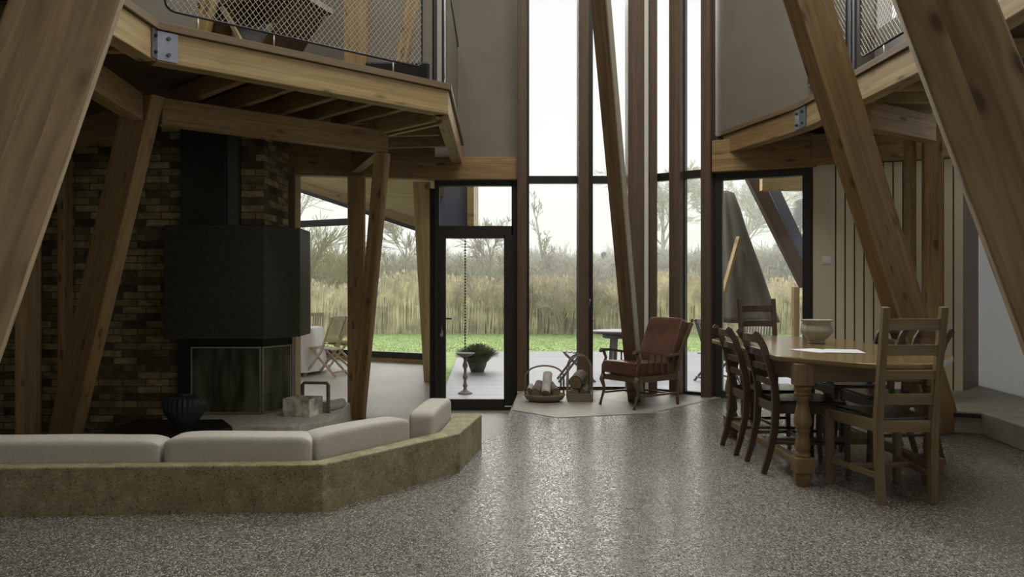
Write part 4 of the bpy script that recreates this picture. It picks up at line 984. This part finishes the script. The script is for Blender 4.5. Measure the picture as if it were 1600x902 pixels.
# bowl and papers
prof = [(.055, 0), (.062, .004), (.058, .014), (.052, .02), (.08, .045), (.108, .08), (.113, .105), (.100, .135), (.093, .15), (.100, .165), (.118, .178), (.114, .18), (.09, .16), (.086, .14), (.10, .105), (.09, .07), (.05, .03), (.02, .025)]
tag(MB().lathe(prof, 64, rib=.025, nrib=16).build('footed_bowl', M['porcelain'], None), 'cream porcelain bowl with scalloped rim on the dining table', 'bowl').location = (2.30, 5.80, .765)
tag(MB().prism([(-.105, -.15), (.105, -.15), (.105, .15), (-.105, .15)], 0, .0015).build('paper_sheet', M['paper'], None), 'left white paper sheet lying on the table near the bowl', 'paper', 'paper sheets').location = (2.03, 5.12, .7655)
pa = bpy.data.objects['paper_sheet']; pa.rotation_euler = (0, 0, .35)
pb = pa.copy(); COL.objects.link(pb); pb['label'] = 'right white paper sheet overlapping the other on the table'; pb.location = (2.19, 5.06, .7672); pb.rotation_euler = (0, 0, -.25)

# ------------------------------------------------------------------ folding chairs and tables
def folding_chair(mat, label, group, arms=False):
    r = empty('folding_chair', (0, 0, 0), 0, label, 'chair', group); wd = M[mat]
    w_ = .44
    for s_ in (-1, 1):
        x = s_ * w_ / 2
        MB().sweep([(x, .30, 0), (x, -.02, .42), (x, -.22, .96)], .028, .036, (1, 0, 0)).build('back_leg', wd, r, bevel=.003)
        MB().sweep([(x * .86, -.26, 0), (x * .86, .20, .43)], .026, .034, (1, 0, 0)).build('leg', wd, r, bevel=.003)
    MB().box((0, -.20, .93), (w_, .022, .07)).build('top_rail', wd, r, bevel=.004)
    MB().box((0, -.08, .58), (w_, .02, .05)).build('back_rail', wd, r, bevel=.003)
    for i in range(9):
        x = -w_ / 2 + .04 + i * (w_ - .08) / 8; MB().beam((x, -.195, .92), (x, -.085, .6), .018, .010, (1, 0, 0)).build('back_slat', wd, r)
    m = MB()
    for i in range(6): m.box((0, -.17 + i * .075, .43 + .006 * i), (w_ - .06, .055, .016))
    m.build('seat', wd, r)
    MB().box((0, -.22, .06), (w_ * .86, .02, .03)).build('foot_rail', wd, r); MB().box((0, .26, .06), (w_, .02, .03)).build('foot_rail', wd, r)
    return r
f1 = folding_chair('teak', 'light teak folding chair beside the white tablecloth in the side room', 'folding chairs in the side room'); f1.location = (-3.02, 12.6, ZL); f1.rotation_euler = (0, 0, 1.25)
f2 = copy_tree(f1); f2['label'] = 'light teak folding chair behind the white covered table'; f2.location = (-3.75, 14.2, ZL); f2.rotation_euler = (0, 0, PI + .1)
f2b = copy_tree(f1); f2b['label'] = 'light teak folding chair with yellow pad near the side room window'; f2b.location = (-3.0, 13.5, ZL); f2b.rotation_euler = (0, 0, 1.5)
tag(MB().box((0, 0, .02), (.38, .38, .04)).build('seat_pad', M['pad_yellow'], None, bevel=.015), 'yellow green seat pad on the teak folding chair', 'cushion').location = (-3.02, 13.52, ZL + .475)
ta = empty('covered_table', (-3.78, 12.95, ZL), 0, 'table in the side room hidden under a white cloth', 'table')
for x in (-.4, .4):
    for y in (-.4, .4): MB().box((x, y, .36), (.05, .05, .72)).build('leg', M['teak'], ta)
MB().box((0, 0, .74), (.98, .98, .03)).build('table_top', M['teak'], ta)
m = MB(); n = 64; rings = []
for zz, k in ((.765, .5), (.762, 1.0), (.745, 1.02), (.5, 1.06), (.25, 1.10), (.06, 1.13)):
    ring = []
    for j in range(n):
        a = 2 * PI * j / n; c_, s_ = math.cos(a), math.sin(a); rad = .5 / max(abs(c_), abs(s_)); rad = min(rad, .62)
        f = 1 + (.035 * math.sin(a * 12) * (.765 - zz) / .7); ring.append(m.bm.verts.new((rad * k * f * c_, rad * k * f * s_, zz)))
    rings.append(ring)
for r0, r1 in zip(rings, rings[1:]):
    for j in range(n): m.face([r0[j], r1[j], r1[(j + 1) % n], r0[(j + 1) % n]], None, True)
m.face(rings[0])
tc_ = tag(m.build('tablecloth', M['cloth_white'], None, center=False), 'white cloth hanging to the floor over the side room table', 'tablecloth'); tc_.location = (-3.78, 12.95, ZL)
# outdoor furniture
f3 = folding_chair('teak_grey', 'grey folding garden chair on the deck behind the log baskets', 'grey garden chairs'); f3.location = (1.02, 12.0, ZD); f3.rotation_euler = (0, 0, PI / 2)
for (x, y, rz, lab) in ((3.15, 11.9, -1.2, 'grey folding garden chair on the deck right of the armchair'), (3.9, 12.4, 2.6, 'grey folding garden chair behind the dining chairs outside')):
    c = copy_tree(f3); c['label'] = lab; c.location = (x, y, ZD); c.rotation_euler = (0, 0, rz)
ot = empty('garden_table', (2.08, 13.4, ZD), 0, 'grey oval garden table on the deck behind the leaning post', 'table')
MB().lathe([(.68, .66), (.70, .68), (.70, .70), (.68, .71)], 48, sy=.75).build('table_top', M['teak_grey'], ot)
MB().lathe([(.5, .58), (.5, .66)], 32, sy=.7).build('apron', M['teak_grey'], ot)
for x in (-.3, .3):
    for y in (-.25, .25): MB().beam((x * 1.1, y * 1.1, 0), (x, y, .60), .05, .05).build('leg', M['teak_grey'], ot)
gt = empty('garden_table', (3.95, 11.2, ZD), 0, 'white topped garden table outside the right window', 'table')
MB().box((0, 0, .70), (1.1, .8, .03)).build('table_top', M['white_board'], gt, bevel=.004)
for x in (-.5, .5):
    for y in (-.35, .35): MB().box((x, y, .343), (.05, .05, .686)).build('leg', M['teak_grey'], gt)
# pedestal dish, herb pot, rain chain
bp_ = empty('pedestal_dish', (-.64, 10.5, ZD), 0, 'small turned pedestal with shallow dish on the deck outside the door', 'pedestal')
MB().lathe([(.10, 0), (.10, .012), (.07, .03), (.03, .05), (.02, .08), (.035, .11), (.022, .14), (.018, .19), (.035, .22), (.03, .25), (.018, .28), (.02, .34), (.038, .38), (.03, .42), (.018, .45), (.03, .50)], 20).build('stem', M['iron_pink'], bp_)
MB().lathe([(.02, .50), (.08, .52), (.135, .555), (.13, .56), (.08, .535), (.02, .525)], 24).build('dish', M['stone'], bp_)
def tuft(name, n, h, rr, mat, parent=None, wd=.004, droop=.3):
    m = MB()
    for i in range(n):
        a = random.uniform(0, 2 * PI); q = rr * random.random() ** .5; hh = h * random.uniform(.5, 1); o = V((.35 * q * math.cos(a), .35 * q * math.sin(a), 0)); t = V((q * math.cos(a), q * math.sin(a), hh * (1 - .4 * (q / rr) ** 2)))
        s_ = V((-math.sin(a), math.cos(a), 0)) * wd; mid = o.lerp(t, .5) + V((0, 0, h * .12))
        v = [m.bm.verts.new(p) for p in (o - s_, o + s_, mid + s_, mid - s_, t + s_ * 1.6, t - s_ * 1.6)]
        m.face([v[0], v[1], v[2], v[3]]); m.face([v[3], v[2], v[4], v[5]])
    return m.build(name, M[mat], parent)
hp = empty('herb_pot', (-.60, 13.3, ZD), 0, 'potted bushy grey green herb on the deck behind the pedestal', 'potted plant')
MB().lathe([(.11, 0), (.15, .10), (.17, .17), (.15, .17), (.13, .14)], 24).build('pot', M['terracotta'], hp)
f = tuft('foliage', 1500, .36, .40, 'herb', hp, .006); f.location = (0, 0, .14)
m = MB(); z = .335
while z < 1.92:
    m.tube([(-.64, 10.5, z), (-.64, 10.5, z + .022)], [.016, .009], 6); m.tube([(-.64, 10.5, z + .022), (-.64, 10.5, z + .04)], .004, 4); z += .04
tag(m.build('rain_chain', M['bolt'], None), 'thin dark rain chain hanging above the pedestal outside the door', 'chain')
# exterior overhang seen through the transom
struct(MB().prism([(-1.0, 9.9), (-.58, 9.9), (-.58, 11.2), (-1.08, 11.2)], 1.93, 2.75), 'step_shadow_strip0', M['roof_grey'])
struct(MB().prism([(-.575, 9.86), (-.49, 9.86), (-.49, 11.2), (-.575, 11.2)], 1.93, 2.75), 'step_shadow_strip1', M['glulam_pale'])
# closed parasol and outdoor timbers right
up_ = empty('closed_parasol', (3.12, 10.2, ZD), 0, 'large folded brown garden parasol standing outside the right window', 'parasol')
MB().lathe([(.25, 0), (.25, .05), (.06, .09)], 24).build('base', M['stone'], up_)
MB().tube([(.06, 0, 0), (-.22, 0, 2.62)], .025, 10).build('pole', M['teak'], up_)
cn = MB(); cn.lathe([(.02, 2.74), (.10, 2.70), (.15, 2.5), (.20, 2.2), (.30, 1.75), (.38, 1.35), (.44, 1.08), (.46, 1.0), (.40, 1.02)], 96, rib=.09, nrib=9, close=False)
for v in cn.bm.verts: v.co.x -= (v.co.z - .5) * .125
cn.build('canopy', M['canvas_brown'], up_)
MB().beam((-.20, -.32, 2.1), (-.46, -.50, 1.35), .05, .05).build('strap', M['glulam_pale'], up_)
a = px(1172, 270, 9.4); b = px(1262, 450, 9.4)
post(V((b.x, b.y, b.z)), a, (1, 0), .17, .14, 'leaning outdoor timber rafter seen through the right window', 'mullion')
a2 = a + V((.18, .3, .0)); b2 = b + V((.18, .3, 0)); post(b2, a2 + V((0, 0, .1)), (1, 0), .14, .5, 'dark sloping roof board behind the outdoor rafter', 'roof_grey')
post(px(1243, 451, 9.4).xy.to_3d() + V((0, 0, ZD)), V((px(1243, 451, 9.4).x, 9.4, 1.2)), (1, 0), .07, .1, 'pale outdoor upright at the right edge of the right window', 'glulam_pale')
struct(MB().box((3.55, 9.1, 2.42), (1.2, .1, .16)), 'step_shadow_strip2', M['glulam_pale'])

# ------------------------------------------------------------------ vegetation outside
def branch_mesh(name, mat, trunk_h, trunk_r, levels, nkids, spread, seed, lean=0, multi=1, minr=.006, gravity=0, len_f=.62):
    rnd = random.Random(seed); m = MB()
    def grow(p, d, L, r, lv):
        k = 4 if lv > 0 else 2; pts = [p]; rads = [r]; dd = d.copy()
        for i in range(k):
            dd = (dd + V((rnd.gauss(0, .12), rnd.gauss(0, .12), rnd.gauss(0, .08) + gravity * (lv < 2)))).normalized()
            pts.append(pts[-1] + dd * L / k); rads.append(max(minr, r * (1 - .6 * (i + 1) / k)))
        m.tube(pts, rads, 5 if lv == levels else 3, cap=False, smooth=False)
        if lv == 0: return
        for i in range(nkids):
            t = rnd.uniform(.25, 1.0) if lv < levels else rnd.uniform(.3, 1.0)
            j = min(k - 1, int(t * k)); q = pts[j].lerp(pts[j + 1], t * k - j) if t < 1 else pts[-1]
            ax = dd.orthogonal().normalized(); ax.rotate(Matrix.Rotation(rnd.uniform(0, 2 * PI), 3, dd)); nd = (dd * math.cos(spread) + ax * math.sin(spread)).normalized()
            grow(q, nd, L * len_f * rnd.uniform(.7, 1.1) * (1.15 - .5 * t), max(minr, r * .5 * (1 - .4 * t)), lv - 1)
    for s_ in range(multi):
        a = 2 * PI * s_ / multi + rnd.random(); d = V((lean * math.cos(a), lean * math.sin(a), 1)).normalized()
        grow(V((.25 * math.cos(a), .25 * math.sin(a), 0)) if multi > 1 else V((0, 0, 0)), d, trunk_h * rnd.uniform(.8, 1.1), trunk_r, levels)
    return m.build(name, M[mat], None, center=False)
ZG = -.3
trees = []
tall = branch_mesh('bare_tree', 'twig_dark', 5.6, .09, 3, 9, .5, 3, minr=.009, len_f=.34)
tag(tall, 'tall thin bare tree behind the left pane of the tall window', 'tree', 'bare trees')
tall.location = (1.85, 36, ZG)
big = branch_mesh('bare_tree', 'twig_hazed', 6.5, .16, 4, 7, .62, 5, minr=.013)
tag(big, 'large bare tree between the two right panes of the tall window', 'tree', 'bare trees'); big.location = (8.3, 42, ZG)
big2 = big.copy(); COL.objects.link(big2); big2.location = (12.9, 45, ZG); big2.rotation_euler = (0, 0, 2.1); big2['label'] = 'large bare tree behind the right-hand pane of the tall window'
big3 = big.copy(); COL.objects.link(big3); big3.location = (-10.6, 34, ZG); big3.rotation_euler = (0, 0, 4.1); big3.scale = (1.15,) * 3; big3['label'] = 'large bare tree behind the far left side room window'
t3 = branch_mesh('bare_tree', 'twig_dark', 3.2, .07, 3, 9, .55, 11, minr=.010)
tag(t3, 'small dark bare tree seen through the window left of the door', 'tree', 'bare trees'); t3.location = (-3.9, 27.2, ZG)
t4 = t3.copy(); COL.objects.link(t4); t4.location = (-.9, 29, ZG); t4.rotation_euler = (0, 0, 2); t4['label'] = 'small dark bare tree seen through the glass door'
t5 = big.copy(); COL.objects.link(t5); t5.location = (19, 50, ZG); t5.rotation_euler = (0, 0, 1); t5['label'] = 'large bare tree seen past the brown parasol'; t5.scale = (1.2,) * 3
sh = branch_mesh('bare_shrub', 'twig', 1.5, .02, 2, 10, .5, 21, lean=.45, multi=9, minr=.007)
sh2 = branch_mesh('bare_shrub', 'twig_hazed', 2.6, .03, 2, 16, .55, 22, lean=.4, multi=11, minr=.013)
sh3 = branch_mesh('bare_shrub', 'twig_dark', 2.2, .03, 2, 11, .5, 23, lean=.45, multi=9, minr=.012)
sh4 = branch_mesh('willow_shrub', 'twig_yellow', 2.6, .03, 2, 12, .4, 24, lean=.5, multi=11, minr=.010)
def scatter(src, pts, label, group, zs=(.9, 1.15)):
    for i, (x, y) in enumerate(pts):
        o = src if i == 0 else src.copy()
        if i: COL.objects.link(o)
        o.location = (x, y, ZG); o.rotation_euler = (0, 0, i * 1.7); s_ = random.uniform(*zs); o.scale = (s_ * 1.1, s_ * 1.1, s_)
        tag(o, label, 'shrub', group)
scatter(sh, [(1.75, 24.6), (2.6, 25.2), (-.4, 25.4), (.4, 26.0), (1.0, 25.2)], 'brown twiggy bare shrub at the edge of the lawn before the reeds', 'bare shrubs at the lawn edge')
rp = []
for i in range(56): rp.append((-15 + i * .68 + random.uniform(-.4, .4), random.uniform(36, 42)))
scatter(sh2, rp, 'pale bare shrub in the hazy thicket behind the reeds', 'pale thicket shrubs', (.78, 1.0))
rp = []
for i in range(40): rp.append((-14 + i * .95 + random.uniform(-.5, .5), random.uniform(31, 35)))
scatter(sh3, rp, 'dark bare shrub in the thicket just behind the reeds', 'dark thicket shrubs', (.66, .95))
rp = []
for i in range(34): rp.append((-30 + i * 2.2 + random.uniform(-.8, .8), random.uniform(52, 64)))
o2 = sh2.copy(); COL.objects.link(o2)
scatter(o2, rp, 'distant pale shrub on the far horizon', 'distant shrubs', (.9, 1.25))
scatter(sh4, [(-7.6, 29), (-8.8, 30)], 'yellow green willow shrub behind the side room window', 'willow shrubs', (1, 1.3))
# conifers
def conifer():
    m = MB()
    for i in range(1500):
        z = random.random() ** .8 * 4.2; R = .95 * (1 - z / 4.3) * random.uniform(.5, 1); a = random.uniform(0, 2 * PI); p = V((R * math.cos(a), R * math.sin(a), z + .3))
        d = V((math.cos(a) * .3, math.sin(a) * .3, -.12)); s_ = V((-math.sin(a), math.cos(a), 0)) * .06
        m.face([m.bm.verts.new(q) for q in (p - s_, p + s_, p + d)])
    m.tube([(0, 0, 0), (0, 0, 4.3)], [.08, .02], 5)
    return m.build('conifer', M['needle'], None, center=False)
cf = conifer()
for i, (x, y, s_) in enumerate(((5.5, 46, .82), (6.3, 48, .70), (5.0, 50, .66), (15.6, 44, 1.25), (16.9, 45, 1.5), (18.2, 46, 1.4))):
    o = cf if i == 0 else cf.copy()
    if i: COL.objects.link(o)
    o.location = (x, y, ZG); o.scale = (s_,) * 3; o.rotation_euler = (0, 0, i)
    tag(o, 'dark green conifer behind the reeds near the middle of the tall window' if i < 3 else 'tall green conifer seen past the brown parasol', 'tree', 'conifers by the tall window' if i < 3 else 'conifers by the parasol')
# reeds
m = MB()
for i in range(26000):
    y = 25 + 8 * random.random() ** 1.3; x = random.uniform(-.42, .47) * y; h = random.uniform(1.3, 2.05) * (1 + .10 * math.sin(x * 1.3) + .08 * math.sin(x * .37 + 1)) * (.85 if abs(x - 1.5) < 2.3 else 1)
    dx, dy = random.gauss(.08, .14), random.gauss(0, .1); w_ = random.uniform(.006, .013)
    b0, b1, t = V((x - w_, y, ZG)), V((x + w_, y, ZG)), V((x + dx, y + dy, ZG + h)); mid = V((x + dx * .35, y + dy * .3, ZG + h * .6))
    v = [m.bm.verts.new(p) for p in (b0, b1, mid + V((w_, 0, 0)), mid - V((w_, 0, 0)), t)]
    m.face(v[:4]); m.face([v[3], v[2], v[4]])
    if i % 3 == 0:   # plume or bent leaf
        e = t + V((random.uniform(-.10, .12), 0, -random.uniform(.02, .22))); m.face([m.bm.verts.new(q) for q in (t, e, t + V((.012, 0, -.16)))])
        q0 = mid; e = mid + V((random.choice((-1, 1)) * random.uniform(.15, .35), 0, random.uniform(.0, .25))); m.face([m.bm.verts.new(q) for q in (q0, q0 + V((0, 0, .035)), e)])
rd = m.build('reed_bed', M['reed'], None, center=False); tag(rd, 'bed of dry tan reeds standing beyond the lawn', 'reeds', kind='stuff')
# lawn blades near the deck
m = MB()
for i in range(14000):
    y = 17.6 + 8 * random.random(); x = random.uniform(-.40, .47) * y; h = random.uniform(.02, .05); w_ = .006
    m.face([m.bm.verts.new(p) for p in ((x - w_, y, ZG), (x + w_, y, ZG), (x + random.gauss(0, .03), y, ZG + h))])
tag(m.build('lawn_grass', M['grass'], None, center=False), 'short bright green lawn grass between deck and reeds', 'grass', kind='stuff')

# ------------------------------------------------------------------ morning haze over the marsh
hm = bpy.data.materials.new('haze'); hm.use_nodes = True; hn = hm.node_tree.nodes; hn.remove(hn['Principled BSDF'])
vs_ = hn.new('ShaderNodeVolumeScatter'); vs_.inputs['Density'].default_value = .010; vs_.inputs['Color'].default_value = (.97, .985, 1, 1); hm.node_tree.links.new(vs_.outputs[0], hn['Material Output'].inputs['Volume'])
hz = MB().prism([(-60, 19), (60, 19), (60, 100), (-60, 100)], -.29, 16).build('haze', hm, None, center=False); tag(hz, 'thin pale haze hanging over the reeds and trees', 'haze', kind='stuff')
